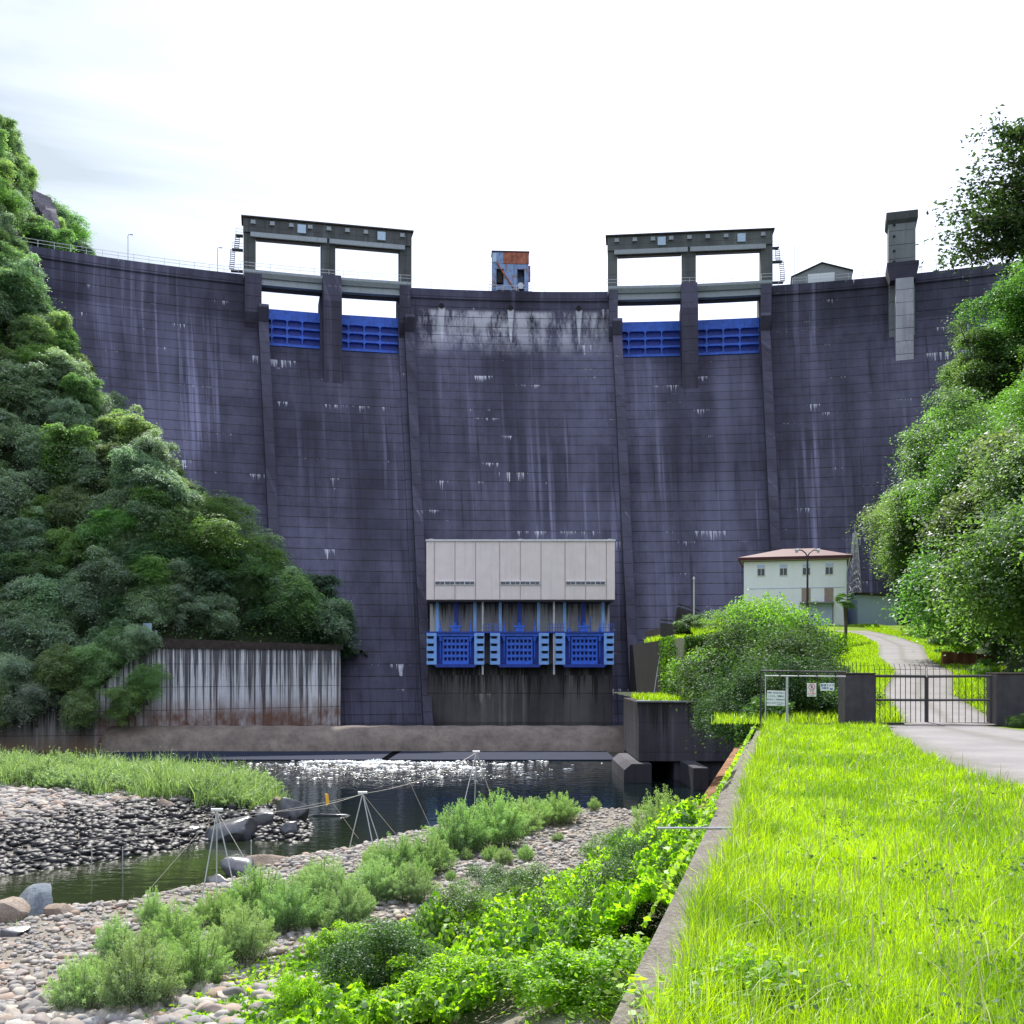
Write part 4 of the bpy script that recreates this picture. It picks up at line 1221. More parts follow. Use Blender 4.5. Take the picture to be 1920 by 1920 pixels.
fe = empty('side_fence', (gp(1420, 1362).x, GY - .4, -1.75))
tag(fe, 'dark pipe side fence with notices left of the gate pillar', 'fence')
fx = lambda px: (px - 1420) / F * (GY - .4)
L_ = fx(1580)
mb = MB(); mb.tube([(0, 0, -.3), (0, 0, 1.56), (L_, 0, 1.52)], .032, 6)
mb.build('outer_frame', M['dark_steel'], fe)
mb = MB(); mb.tube([(.14, .02, -.3), (.14, .02, 1.42), (L_, .02, 1.40)], .022, 6); mb.build('inner_frame', M['galv'], fe)
MB().tube([(fx(1470), .02, -.1), (fx(1470), .02, 1.41)], .038, 8).build('post', M['galv'], fe)
mb = MB()
for i in range(1, 5): x = .32 + i * .52 - .3; mb.box(x - .02, x + .02, -.01, .03, 1.41, 1.54)
mb.build('spacer', M['dark_steel'], fe)
mb = MB()
for i in range(0, 20): x = i * L_ / 20; mb.tube([(x, 0, 1.55), (x, 0, 1.74)], .006, 4)
for i in range(0, 8): x = L_ - .05 + i * .11; mb.tube([(x, .3, 1.5), (x, .3, 1.80)], .009, 4)
mb.tube([(0, 0, 1.70), (L_ + .9, .3, 1.70)], .006, 4)
mb.build('spikes', M['dark_steel'], fe)


def text_obj(body_, size, loc, mat, parent, align='CENTER', bold=0.0):
    cu = bpy.data.curves.new('lettering', 'FONT')
    cu.body = body_; cu.size = size; cu.align_x = align; cu.align_y = 'CENTER'; cu.extrude = .0008; cu.offset = bold
    ob = bpy.data.objects.new('lettering', cu)
    COL.objects.link(ob)
    bpy.context.view_layer.update()
    me = bpy.data.meshes.new_from_object(ob)
    COL.objects.unlink(ob); bpy.data.objects.remove(ob)
    me.materials.clear(); me.materials.append(mat)
    q = bpy.data.objects.new('lettering', me); COL.objects.link(q)
    q.rotation_euler = (PI / 2, 0, 0); q.location = loc; q.parent = parent
    return q


def notice(x0, x1, z0, z1, label):
    s = empty('notice', (fe.location.x + (x0 + x1) / 2, fe.location.y - .05, fe.location.z + (z0 + z1) / 2))
    tag(s, label, 'sign', 'notices on the side fence')
    w, h = (x1 - x0) / 2, (z1 - z0) / 2
    MB().box(-w, w, -.01, .01, -h, h).build('board', M['sign'], s, .006)
    return s, w, h
fz = lambda py: (1362 - py) / F * (GY - .4)
s, w, h = notice(fx(1431), fx(1465), fz(1323.5), fz(1295), 'largest white notice with dark blue lines on the left end of the fence')
s.rotation_euler = (0, math.radians(1.5), 0)
for i, tline in enumerate(('発電所・関係者以外の方へ', 'ここから、発電所の', '構内のため、関係者以外は', '立ち入らないで下さい。')):
    text_obj(tline, .042 if i in (0, 2) else .05, (0, -.012, h - .06 - i * .095), M['sign_navy'], s, bold=.0012)
text_obj('管理事務所', .03, (.1, -.012, -h + .03), M['sign_navy'], s)
s, w, h = notice(fx(1506), fx(1523.5), fz(1306), fz(1281), 'portrait white notice with a red circle prohibition symbol on the fence')
mb = MB()
seg = 24
for i in range(seg):
    a, b = 2 * PI * i / seg, 2 * PI * (i + 1) / seg
    mb.tube([(.085 * math.cos(a), -.013, h - .1 + .085 * math.sin(a)), (.085 * math.cos(b), -.013, h - .1 + .085 * math.sin(b))], .009, 4, caps=False)
mb.tube([(-.06, -.013, h - .04), (.06, -.013, h - .16)], .008, 4)
mb.build('prohibition_ring', M['sign_red'], s)
mb = MB(); mb.box(-.02, .022, -.013, -.010, h - .145, h - .075); mb.box(-.015, .015, -.013, -.010, h - .07, h - .045); mb.build('figure_mark', M['sign_blue'], s)
text_obj('危 険', .055, (0, -.012, -.04), M['sign_red'], s)
text_obj('立入禁止', .062, (0, -.012, -.105), M['sign_red'], s, bold=.001)
text_obj('管理事務所', .026, (0, -.012, -h + .025), M['sign_blue'], s)
s, w, h = notice(fx(1531), fx(1557), fz(1295), fz(1281), 'small landscape white notice with blue lettering nearest the gate pillar')
text_obj('監視カメラ', .075, (0, -.012, h - .06), M['sign_blue'], s, bold=.0015)
text_obj('作動中', .07, (-.06, -.012, h - .145), M['sign_blue'], s, bold=.0015)
MB().box(.07, .15, -.013, -.010, -h + .03, -h + .07).build('camera_mark', M['sign_blue'], s)

# rusty sheet wall on the right of the road
o = empty('rusty_wall', (at(1815, 1258, 55).x, 55, -.6))
tag(o, 'rust-brown sheet wall under the trees right of the driveway', 'wall')
mb = MB()
for i in range(10): mb.box(-1.3 + i * .27, -1.3 + i * .27 + .24, (i % 2) * .08, .2 + (i % 2) * .08, -.5, 1.25 - .02 * i)
mb.build('sheeting', M['rusty'], o)

# ================================================================ FOLIAGE PROTOTYPES
def leaf_mesh(name, P, Nn, size, var, aspect=0.55, fold=0.18):
    """one small folded diamond per leaf"""
    n = len(P)
    Nn = Nn / (np.linalg.norm(Nn, axis=1, keepdims=True) + 1e-9)
    a = rng.normal(size=(n, 3)); a -= Nn * (a * Nn).sum(1, keepdims=True); a /= np.linalg.norm(a, axis=1, keepdims=True) + 1e-9
    b = np.cross(Nn, a)
    s = (np.asarray(size) * rng.uniform(.6, 1.3, n))[:, None]
    v = np.empty((n, 4, 3))
    v[:, 0] = P - a * s * .5
    v[:, 1] = P + b * s * aspect * .5 + Nn * s * fold * .5
    v[:, 2] = P + a * s * .5
    v[:, 3] = P - b * s * aspect * .5 + Nn * s * fold * .5
    f = np.arange(n * 4).reshape(n, 4)
    return np_mesh(name, v.reshape(-1, 3), f, var=var)


def dirnoise(d, f, seed):
    o = seed * 3.7
    return (np.sin(d[:, 0] * f * 2.1 + o) * np.cos(d[:, 1] * f * 1.7 + o * 1.3) + np.sin(d[:, 2] * f * 2.3 + o * .7) * np.cos(d[:, 0] * f * 1.9 + 1.1 * o) + np.sin(d[:, 1] * f * 2.6 + .4 * o)) / 2.2


def crown_points(env, n_lobes, n_sprigs, per, spr, seed, flat=.35, lobe=(.10, .40)):
    """sprays of leaves hung on many uneven boughs spread through the crown; env = (centre height, radius, half height)"""
    cz, rx, rz = env
    d = rng.normal(size=(n_lobes, 3)); d[:, 2] += .25; d /= np.linalg.norm(d, axis=1, keepdims=True)
    r = (.62 + .22 * dirnoise(d, 1.3, seed) + .16 * dirnoise(d, 3.1, seed + 5)) * rng.uniform(.6, 1.32, n_lobes)
    LC = d * r[:, None] * np.array([rx, rx, rz]) + np.array([0, 0, cz])
    LR = rx * rng.uniform(lobe[0], lobe[1], n_lobes)
    tone = rng.random(n_lobes)
    w = LR ** 2; w /= w.sum(); li = rng.choice(n_lobes, n_sprigs, p=w)
    e = rng.normal(size=(n_sprigs, 3)); e[:, 2] = e[:, 2] * .8 + .35; e += d[li] * .5; e /= np.linalg.norm(e, axis=1, keepdims=True)
    C = LC[li] + e * (LR[li] * rng.uniform(.45, 1.38, n_sprigs))[:, None] * np.array([1.1, 1.1, .88])
    C[:, 2] = np.maximum(C[:, 2], .1 * cz)
    sz = spr * rng.uniform(.5, 1.5, n_sprigs)
    n = e * .5 + np.array([0, 0, .9]) + rng.normal(size=(n_sprigs, 3)) * .25; n /= np.linalg.norm(n, axis=1, keepdims=True)
    L = rng.normal(size=(n_sprigs, per, 3)) * sz[:, None, None]
    h = (L * n[:, None, :]).sum(2, keepdims=True)
    L = L - h * n[:, None, :] * (1 - flat)
    L[:, :, 2] -= (L ** 2).sum(2) / (sz[:, None] * 5)
    P = (C[:, None, :] + L).reshape(-1, 3)
    N = np.repeat(n, per, 0) + rng.normal(size=(n_sprigs * per, 3)) * .45
    var = np.clip(np.repeat(tone[li] * .45 + rng.random(n_sprigs) * .35, per) + rng.random(n_sprigs * per) * .3, 0, 1)
    return P, N, var, LC


def trunk_mesh(h, r, limbs, name='trunk', seed=0):
    rr = random.Random(seed)
    mb = MB()
    top = Vector((rr.uniform(-.3, .3), rr.uniform(-.3, .3), h))
    mid = Vector((rr.uniform(-.25, .25), rr.uniform(-.25, .25), h * .5))
    mb.tube([(0, 0, -.8), mid, top], r, 7, r * .35)
    for i, e in enumerate(limbs):
        e = Vector(e[:3]); s = Vector((0, 0, 0)).lerp(top, rr.uniform(.4, .85))
        m_ = s.lerp(e, .5) + Vector((0, 0, -.15 * (e - s).length * .5))
        mb.tube([s, m_, e], r * .38, 5, r * .1)
    me = bpy.data.meshes.new(name)
    me.from_pydata(mb.v, [], mb.f); me.materials.append(M['bark'])
    return me


def tree_proto(kind, seed, leaf, n_sprigs, per, mat):
    global rng
    rng = np.random.default_rng(seed)
    U = rng.uniform
    if kind == 'dome': env, h, r, spr = (4.0, 3.9, 3.5), 6, .22, .36
    elif kind == 'tall': env, h, r, spr = (5.3, 3.1, 5.0), 8.5, .24, .34
    elif kind == 'plates': env, h, r, spr = (4.2, 3.9, 3.6), 7.5, .20, .50
    else: env, h, r, spr = (.95, 1.95, 1.35), 1.5, .06, .15
    if kind == 'plates':
        P, N, var, LC = crown_points(env, 26, n_sprigs, per, spr, seed, .10, (.25, .5)); N[:, 2] += .8
    elif kind == 'shrub': P, N, var, LC = crown_points(env, 34, n_sprigs, per, spr, seed, .5, (.14, .32))
    else: P, N, var, LC = crown_points(env, 44, n_sprigs, per, spr, seed, .35)
    me = leaf_mesh('crown', P, N, leaf, var)
    me.materials.append(mat)
    tm = trunk_mesh(h * .8, r, [tuple(q) for q in LC[:11]], seed=seed)
    return me, tm


HP = []
for i, (kd, mt) in enumerate((('dome', 'leafA'), ('dome', 'leafB'), ('tall', 'leafA'), ('plates', 'leafC'), ('tall', 'leafC'), ('dome', 'leafA'), ('plates', 'leafA'), ('tall', 'leafB'))):
    HP.append(tree_proto(kd, 100 + i, .25, 1050, 32, M[mt]))
RP = []
for i, kd in enumerate(('dome', 'tall', 'plates', 'dome')):
    RP.append(tree_proto(kd, 200 + i, .18, 1900, 28, M['leafR']))
SP = []
for i in range(5):
    SP.append(tree_proto('shrub', 300 + i, (.085, .08, .13, .08, .10)[i], (1100, 1100, 520, 1300, 750)[i], 24, M[('leafS', 'leafR', 'leafK', 'leafO', 'leafY')[i]]))
YP = tree_proto('dome', 330, .18, 1300, 26, M['leafY'])
rng = np.random.default_rng(77)


def plant(name, proto, loc, s, label, cat, group=None, rz=None, sx=1.0, tilt=(0, 0)):
    o = empty(name, loc, rz if rz is not None else random.uniform(0, 2 * PI))
    o.rotation_euler[0], o.rotation_euler[1] = tilt
    o.scale = (s * sx, s * sx, s)
    link('crown', proto[0], None, o)
    link('trunk', proto[1], None, o)
    tag(o, label, cat, group)
    return o


def visible(p, m=120):
    if p[1] < 3: return False
    x = 960 + p[0] / p[1] * F; y = HZ - p[2] / p[1] * F
    return -m < x < 1920 + m and -200 < y < 1950


def scatter(x0, x1, y0, y1, step, zf, ok):
    out = []
    y = y0
    while y < y1:
        x = x0
        while x < x1:
            X = x + random.uniform(-.4, .4) * step; Y = y + random.uniform(-.4, .4) * step
            if ok(X, Y): out.append((X, Y, float(zf(np.array(X), np.array(Y)))))
            x += step
        y += step
    return out


# left hill forest
def okL(X, Y):
    d = float(-seg_dist(np.array(X), np.array(Y), FL))
    if d < 1.0: return False
    if X < -.62 * Y - 6: return False
    R = math.hypot(X - CX, Y)
    zz = float(hill_left(np.array(X), np.array(Y)))
    if zz < ZC + 1 and R > face_R(max(zz, -8)) - 2.0: return False
    return True
ntree = 0
for (X, Y, z) in scatter(-112, -18, 112, 205, 3.7, hill_left, okL):
    if not visible((X, Y, z + 4)): continue
    beyond = math.hypot(X - CX, Y) > 178
    px = 960 + X / Y * F; py = HZ - z / Y * F
    if 38 < px < 80 and 330 < py < 480 and beyond: continue
    r = random.random()
    if px > 330 and py > 950: k_ = random.choice((3, 6, 4, 3, 1))
    elif px < 260 and py > 700: k_ = random.choice((1, 7, 1, 0, 2, 5))
    else: k_ = random.choice((0, 1, 2, 3, 4, 5, 6, 7))
    if beyond: lb, gp_ = 'broadleaf tree on the ridge beyond the left end of the dam crest', 'trees on the ridge beyond the dam'
    elif px < 300 and py > 900: lb, gp_ = 'leafy tree low on the left slope above the pool wall', 'trees low on the left slope'
    elif px > 300 and py > 950: lb, gp_ = 'dark green tree packed above the streaked river wall', 'trees above the streaked river wall'
    else: lb, gp_ = 'broadleaf tree packed on the steep left slope beside the dam', 'trees on the steep left slope'
    edge = 0.85 if px > 560 else 1.0
    if Y > 150 and not beyond: edge *= .85
    plant('broadleaf_tree' if k_ not in (3, 4) else 'conifer_tree', HP[k_], (X, Y, z - 1.0), random.uniform(.68, 1.05) * edge, lb, 'tree', gp_, sx=random.uniform(.9, 1.15))
    ntree += 1
for (X, Y, z) in scatter(-64, -24, 116, 138, 2.6, hill_left, okL):
    px = 960 + X / Y * F; py = HZ - z / Y * F
    if not visible((X, Y, z + 2)) or py < 960 or -seg_dist(np.array(X), np.array(Y), FL) > 10: continue
    plant('broadleaf_tree', HP[random.choice((1, 5, 7, 6, 3))], (X, Y, z - 2.2), random.uniform(.5, .85), 'small leafy tree in the lowest row above the river walls', 'tree', 'lowest row of trees above the river walls', sx=1.1)
# branches hanging over the low wall
for i, (px, py, D, s) in enumerate(((60, 1330, 114, .62), (150, 1345, 114, .6), (235, 1330, 115, .55), (270, 1290, 116, .5), (20, 1290, 115, .7), (110, 1280, 115, .7), (190, 1270, 116, .7), (-20, 1340, 113, .6), (255, 1215, 117, .55), (215, 1230, 117, .6))):
    p = at(px, py, D)
    plant('broadleaf_tree', HP[(1, 5, 0, 6)[i % 4]], (p.x, p.y + 1.0, p.z - 1.5), s, 'leafy tree leaning over the low pool wall at far left', 'tree', 'trees leaning over the low pool wall', tilt=(math.radians(14), 0), rz=0.5 * i if False else 0)

for i, (px, py, D, s, k_) in enumerate(((560, 1215, 134, .95, 3), (610, 1212, 133.5, .8, 3), (500, 1200, 134, .9, 6), (440, 1200, 132, .85, 1), (380, 1195, 130, .8, 6), (330, 1195, 128, .75, 0), (530, 1150, 139, .9, 3), (590, 1160, 139, .8, 4), (470, 1150, 137, .9, 3), (300, 1190, 125, .7, 1), (625, 1225, 134, .6, 3), (640, 1190, 136, .6, 4))):
    p = at(px, py, D)
    plant('conifer_tree' if k_ in (3, 4) else 'broadleaf_tree', HP[k_], (p.x, p.y, p.z - 1.2), s, 'tree leaning over the coping of the streaked river wall', 'tree', 'trees leaning over the river wall coping', sx=1.15)

for i, (px, py, D, s) in enumerate(((5, 520, 152, 1.0), (35, 560, 150, .9), (60, 610, 150, .85), (15, 600, 146, 1.0), (95, 640, 150, .8), (-20, 470, 154, 1.0), (20, 470, 156, .6))):
    p = at(px, py, D)
    plant('broadleaf_tree', HP[(0, 7, 5, 2)[i % 4]], (p.x, p.y, p.z - 2.5), s, 'tree covering the far left end of the dam below the railing', 'tree', 'trees at the far left end of the dam')
# cliff patch seen past the left end of the crest
mbv = []
cl = MB()
c0 = at(58, 462, 176)
ring = [(-3.8, 0), (-3.6, 4.5), (-2.6, 9.5), (-1.2, 11.5), (.3, 8.5), (1.6, 5.0), (3.0, 1.5), (3.6, -1), (0, -3)]
bm = bmesh.new()
bmesh.ops.create_grid(bm, x_segments=14, y_segments=18, size=1)
for v_ in bm.verts:
    u_, w_ = v_.co.x, v_.co.y
    X = c0.x + u_ * (4.4 - 1.8 * (w_ + 1) / 2) - (w_ + 1) * 1.7; Z = c0.z + 5 + w_ * 7.2
    Y = c0.y + 2 + (w_ + 1) * 1.6 + float(fbm(np.array(u_ * 3), np.array(w_ * 4), 1.2, 4, 3)) * 3.2 + abs(u_) ** 3 * 3
    v_.co = (X, Y, Z)
me = bpy.data.meshes.new('cliff'); bm.to_mesh(me); bm.free()
o = link('cliff', me, M['rock_cliff']); tag(o, kind='structure')
sm = o.modifiers.new('solid', 'SOLIDIFY'); sm.thickness = 3.0; sm.offset = -1

# right hill forest
def okR(X, Y):
    e = X - float(FR(Y))
    if e < 1.2 or X > .60 * Y + 4: return False
    z = float(bank_z(np.array(X), np.array(Y)))
    if Y > 100 and math.hypot(X - CX, Y) > face_R(min(z, 62)) - 3: return False
    return True
for (X, Y, z) in scatter(15, 95, 36, 172, 5.0, bank_z, okR):
    if not visible((X, Y, z + 4), 160): continue
    near = Y < 75
    if Y < 113 and 960 + (X - 5.6) / Y * F < 1700: continue
    k_ = random.randrange(4)
    lb, gp_ = (('leafy tree close above the driveway on the right slope', 'trees above the driveway') if near else ('broadleaf tree on the right slope between shed and dam', 'trees on the right slope'))
    s = random.uniform(.95, 1.25)
    if near: plant('broadleaf_tree', RP[k_], (X, Y, z - 1.2), s * .95, lb, 'tree', gp_)
    else: plant('broadleaf_tree', random.choice((HP[0], HP[1], HP[2], HP[5], RP[1], RP[2])), (X, Y, z - 1.2), s * 1.08, lb, 'tree', gp_)
spec = [(1725, 1080, 98, RP[2], 1.15, .95, 'wide dark tree with layered branches overhanging the pale blue shed'),
        (1765, 1150, 92, RP[1], 1.5, 1.0, 'tall dark tree behind the layered tree right of the shed'),
        (1885, 1225, 72, RP[0], 1.3, 1.0, 'bright-topped tree leaning out over the driveway bend'),
        (1905, 1240, 56, RP[3], 1.25, 1.0, 'large glossy-leaved tree at the right edge above the gate'),
        (1945, 1235, 50, RP[1], 1.2, 1.2, 'tall leafy tree cut by the right edge of the view'),
        (1880, 1010, 78, RP[3], 1.3, 1.1, 'leafy tree high on the right slope under the overhanging branch'),
        (1815, 960, 98, RP[0], 1.4, 1.1, 'grey-green tree on the right slope in front of the dam'),
        (1765, 1040, 106, RP[3], 1.3, 1.0, 'grey-green tree standing directly right of the layered tree'),
        (1795, 905, 122, HP[0], 1.15, 1.0, 'rounded tree at the left fringe of the right slope'),
        (1825, 800, 128, HP[5], 1.1, 1.0, 'upper fringe tree of the right slope against the dam face'),
        (1752, 985, 116, HP[1], 1.1, 1.0, 'low fringe tree of the right slope above the lattice mast'),
        (1850, 800, 120, RP[1], 1.3, 1.1, 'upper tree on the right slope close to the dam face'),
        (1930, 690, 118, RP[0], 1.5, 1.1, 'topmost tree on the right slope at the picture edge')]
for (px, py, D, pr, s, sx, lb) in spec:
    p = at(px, py, D)
    plant('broadleaf_tree', pr, (p.x, p.y, p.z - .6), s, lb, 'tree', 'trees on the right slope', sx=sx)

# overhanging branch tree at the top right
rng = np.random.default_rng(9)
o = empty('overhanging_tree', (18.6, 31, -1))
tag(o, 'dark tree leaning in at the top right against the white sky', 'tree')
tips = []
base_ = Vector((0.8, 0, 13.5))
mb = MB()
mb.tube([(2.5, 1, -1), (2.0, .5, 7), (1.2, 0, 13.5), (.6, 0, 18)], .26, 8, .08)
brs = []
for (px, py) in ((1800, 395), (1812, 470), (1840, 340), (1870, 300), (1900, 250), (1795, 440), (1850, 430), (1880, 480), (1900, 380), (1860, 380), (1835, 470), (1920, 320), (1915, 430), (1890, 345), (1825, 415), (1815, 480), (1935, 260), (1875, 250)):
    e = at(px, py, 31 + random.uniform(-1.2, 1.2)) - Vector((18.6, 31, -1))
    s_ = Vector((1.2, 0, 12.3 + random.uniform(0, 4.5)))
    m_ = s_.lerp(e, .55) + Vector((0, 0, .55))
    mb.tube([s_, m_, e], .10, 5, .025)
    for t_ in np.linspace(.25, 1.0, 9):
        q = (s_.lerp(m_, t_ * 2) if t_ < .5 else m_.lerp(e, t_ * 2 - 1)); tips.append(q)
mb.build('trunk', M['bark'], o, smooth=True)
P = []; var = []
for q in tips:
    n = 180
    c = np.array(q) + rng.normal(size=(12, 3)) * np.array([.36, .36, .14])
    pp = np.repeat(c, n // 12, 0) + rng.normal(size=(n, 3)) * np.array([.2, .2, .09]); P.append(pp); var.append(rng.random(n))
P = np.concatenate(P); var = np.concatenate(var)
N = rng.normal(size=P.shape) * .5 + np.array([0, 0, .9])
me = leaf_mesh('crown', P, N, .155, var, .5)
link('crown', me, M['leafO'], o)

# bushes on the bank beyond the fence
bspec = [(1372, 1300, 50, 1.15, .8, 4, 'bright lobe of shrub on the left of the fence thicket'),
         (1325, 1300, 58, .6, .9, 2, 'trailing yellow-green vine mound hanging over the bunker'),
         (1425, 1352, 40, 1.6, 1.0, 3, 'big round dark shrub tangled with vines behind the side fence'),
         (1490, 1350, 44, 1.5, 1.0, 3, 'tall glossy bush rising behind the notices on the fence'),
         (1432, 1262, 54, 1.9, .72, 4, 'rounded bright bush in front of the white house'),
         (1350, 1300, 56, 1.2, 1.0, 4, 'lime green vine-covered shrub at the edge of the bunker'),
         (1495, 1250, 62, 1.2, 1.2, 0, 'small-leaved bush left of the grassy road verge'),
         (1392, 1360, 36, 0.7, 1.0, 3, 'low dark shrub hanging over the retaining wall end'),
         (1365, 1360, 50, .9, 1.0, 3, 'dark shrub drooping in front of the outlet bunker'),
         (1545, 1352, 34, 0.55, 1.1, 2, 'young bright green bush under the small blue-lettered notice'),
         (1450, 1368, 34, 1.0, 1.2, 3, 'dark bush filling the side fence behind the largest notice'),
         (1515, 1365, 35, .9, 1.2, 3, 'dark bush behind the portrait notice'),
         (1300, 1180, 103, .7, 1.5, 1, 'green shrub on the terrace beside the white lamp post'),
         (1335, 1240, 92, 1.1, 1.2, 0, 'bush hanging down the terrace face'),
         (1300, 1300, 93, 1.0, 1.2, 0, 'shrub growing at the foot of the terrace on the bunker top'),
         (1335, 1300, 88, 1.3, 1.1, 2, 'yellow-green climbing shrub on the bunker top')]
for (px, py, D, s, sx, k_, lb) in bspec:
    p = at(px, py, D)
    plant('shrub', SP[k_], (p.x, p.y, p.z - .15), s, lb, 'shrub', 'shrubs on the right bank', sx=sx)
p = at(1418, 1205, 78)
plant('broadleaf_tree', YP, (p.x, p.y, p.z - .8), .55, 'light green small tree just in front of the white house wall', 'tree', sx=1.15)
# verge weeds right of road
for i in range(16):
    Y = random.uniform(31, 90); X = float(road_c(Y)) + float(rw(Y)) + random.uniform(.9, 2.0)
    plant('weed_clump', SP[i % 3], (X, Y, float(bank_z(np.array(X), np.array(Y))) - .1), random.uniform(.22, .45), 'leafy weed clump on the right verge of the driveway', 'plant', 'weeds on the driveway verge')
for i in range(9):
    Y = random.uniform(24, 29.8); X = 13.7 + random.uniform(-.1, 2.0)
    plant('weed_clump', SP[i % 3], (X, Y, -1.8), random.uniform(.13, .22), 'low weed clump at the foot of the wide gate pillar', 'plant', 'weeds by the wide gate pillar')

# palm in front of the house
pp_ = at(1585, 1191, 78)
o = empty('palm_tree', (pp_.x, 78, float(bank_z(np.array(pp_.x), np.array(78.)))))
tag(o, 'small fan palm with a thin dark trunk beside the driveway', 'palm tree')
zt = (HZ - 1128) / F * 78 - o.location.z
MB().tube([(0, 0, -.2), (.04, 0, zt * .5), (0, 0, zt)], .08, 7, .17).build('trunk', M['bark'], o)
mb = MB(); mb2v, mb2f = [], []
rr = random.Random(4)
for i in range(22):
    a = 2 * PI * i / 22 + rr.uniform(-.1, .1); el = rr.uniform(-.55, 1.1)
    d = Vector((math.cos(a) * math.cos(el), math.sin(a) * math.cos(el), math.sin(el)))
    c = Vector((0, 0, zt)) + d * rr.uniform(.35, .5)
    up = Vector((0, 0, 1)); side = d.cross(up).normalized() if abs(d.z) < .99 else Vector((1, 0, 0)); nn = side.cross(d)
    for j in range(11):
        b = -1.15 + 2.3 * j / 10
        e = (d * math.cos(b) + side * math.sin(b)).normalized()
        tip = c + e * rr.uniform(.5, .7) - Vector((0, 0, .2)); w = e.cross(nn).normalized() * .05
        k0 = len(mb2v); mb2v += [tuple(c), tuple(c + e * .25 + w), tuple(tip), tuple(c + e * .25 - w)]; mb2f.append((k0, k0 + 1, k0 + 2, k0 + 3))
me = np_mesh('fronds', np.array(mb2v), np.array(mb2f), var=rng.random(len(mb2f))); link('fronds', me, M['leafS'], o)

# undergrowth over both hills and the river bank edge
def cover(name, pts, size, mat, label=None, kind='stuff', upn=.8):
    P = np.array(pts); N = rng.normal(size=P.shape) * .6 + np.array([0, 0, upn])
    o = link(name, leaf_mesh(name, P, N, size, np.clip(fbm(P[:, 0], P[:, 1], .8, 2) * .9 + rng.random(len(P)) * .35 - .1, 0, 1)), mat)
    tag(o, label, None, None, kind); return o
n = 60000
X = rng.uniform(-112, -18, n); Y = rng.uniform(112, 205, n)
d = -seg_dist(X, Y, FL); zz = hill_left(X, Y); R = np.hypot(X - CX, Y)
k_ = (d > .3) & (X > -.6 * Y - 5) & ~((zz < 63) & (R > 178 - 42 * (55 - np.minimum(zz, 55)) / 63. - .5))
tag(cover('undergrowth', np.stack([X, Y, zz + rng.uniform(0, 1.6, n)], 1)[k_], .5, M['leafA']), 'dense low undergrowth between the trees of the left slope')
n = 50000
X = rng.uniform(14, 90, n); Y = rng.uniform(30, 172, n); e = X - FR(Y); zz = bank_z(X, Y)
k_ = (e > .3) & (X < .58 * Y + 4)
tag(cover('undergrowth', np.stack([X, Y, zz + rng.uniform(0, 1.3, n) * smooth(0, 1.5, e)], 1)[k_], .32, M['leafR']), 'dense low undergrowth between the trees of the right slope')
# creeper-covered bank between wall and road beyond the fence
n = 52000
Y = rng.uniform(31.5, 96, n); X = wall_x(Y) - .8 + rng.uniform(0, 1, n) * (road_c(Y) - 4.5 - wall_x(Y) + .8)
zz = bank_z(np.maximum(X, wall_x(Y) + .3), Y)
zz = zz + rng.uniform(-.1, .9, n) * (fbm(X, Y, .5, 3, 4) + .3) - smooth(0, 1.0, wall_x(Y) - X) * .9
tag(cover('creeper', np.stack([X, Y, zz], 1), .15, M['leafS']), 'tangle of creepers on the bank below the driveway')

n = 9000
Y = rng.uniform(88.5, 98.2, n); X = 13.7 + rng.uniform(0, 3.8, n) * np.where(Y > 97.5, 1, .9); q = rng.random(n)
fr_m = rng.random(n) < .75
P = np.stack([np.where(fr_m, X, 13.75 - rng.random(n) * .3), np.where(fr_m, 97.8 - rng.random(n) * .7 - (X > 14.6) * 7.2 * (X < 17.5), Y), -3.1 + 5.5 * q], 1)
tag(cover('face_creeper', P, .22, M['leafS'], upn=.3), 'creepers hanging down the terrace face above the bunker')
# ================================================================ GRASS
def blades(name, P, L, width, mat, lean=.35, var=None):
    n = len(P)
    a = rng.uniform(0, 2 * PI, n); ld = rng.uniform(0, 2 * PI, n); lm = np.abs(rng.normal(0, lean, n)) * L
    sx, sy = np.cos(a) * width / 2, np.sin(a) * width / 2
    v = np.empty((n, 7, 3))
    for j, (t, w_) in enumerate(((0, 1), (.4, .9), (.75, .6))):
        bx_ = P[:, 0] + np.cos(ld) * lm * t * t; by_ = P[:, 1] + np.sin(ld) * lm * t * t
        bz_ = P[:, 2] + L * t * (1 - .25 * t * lm / L)
        v[:, 2 * j] = np.stack([bx_ - sx * w_, by_ - sy * w_, bz_], 1); v[:, 2 * j + 1] = np.stack([bx_ + sx * w_, by_ + sy * w_, bz_], 1)
    v[:, 6] = np.stack([P[:, 0] + np.cos(ld) * lm, P[:, 1] + np.sin(ld) * lm, P[:, 2] + L * (1 - .3 * np.minimum(lm / L, 1.5))], 1)
    b = (np.arange(n) * 7)[:, None]
    f = np.concatenate([b + np.array([[0, 1, 3, 2]]), b + np.array([[2, 3, 5, 4]]), b + np.array([[4, 5, 6, 6]])], 0)
    # tips as thin quads: collapse-free by nudging the last corner onto its own vertex
    tipv = v[:, 6] + np.stack([sx * .15, sy * .15, 0 * sx], 1)
    v = np.concatenate([v, tipv[:, None]], 1)
    b = (np.arange(n) * 8)[:, None]
    f = np.concatenate([b + np.array([[0, 1, 3, 2]]), b + np.array([[2, 3, 5, 4]]), b + np.array([[4, 5, 7, 6]])], 0)
    vv = rng.random(n) if var is None else var
    o = link(name, np_mesh(name, v.reshape(-1, 3), f, var=np.tile(vv, 3)), mat)
    return o


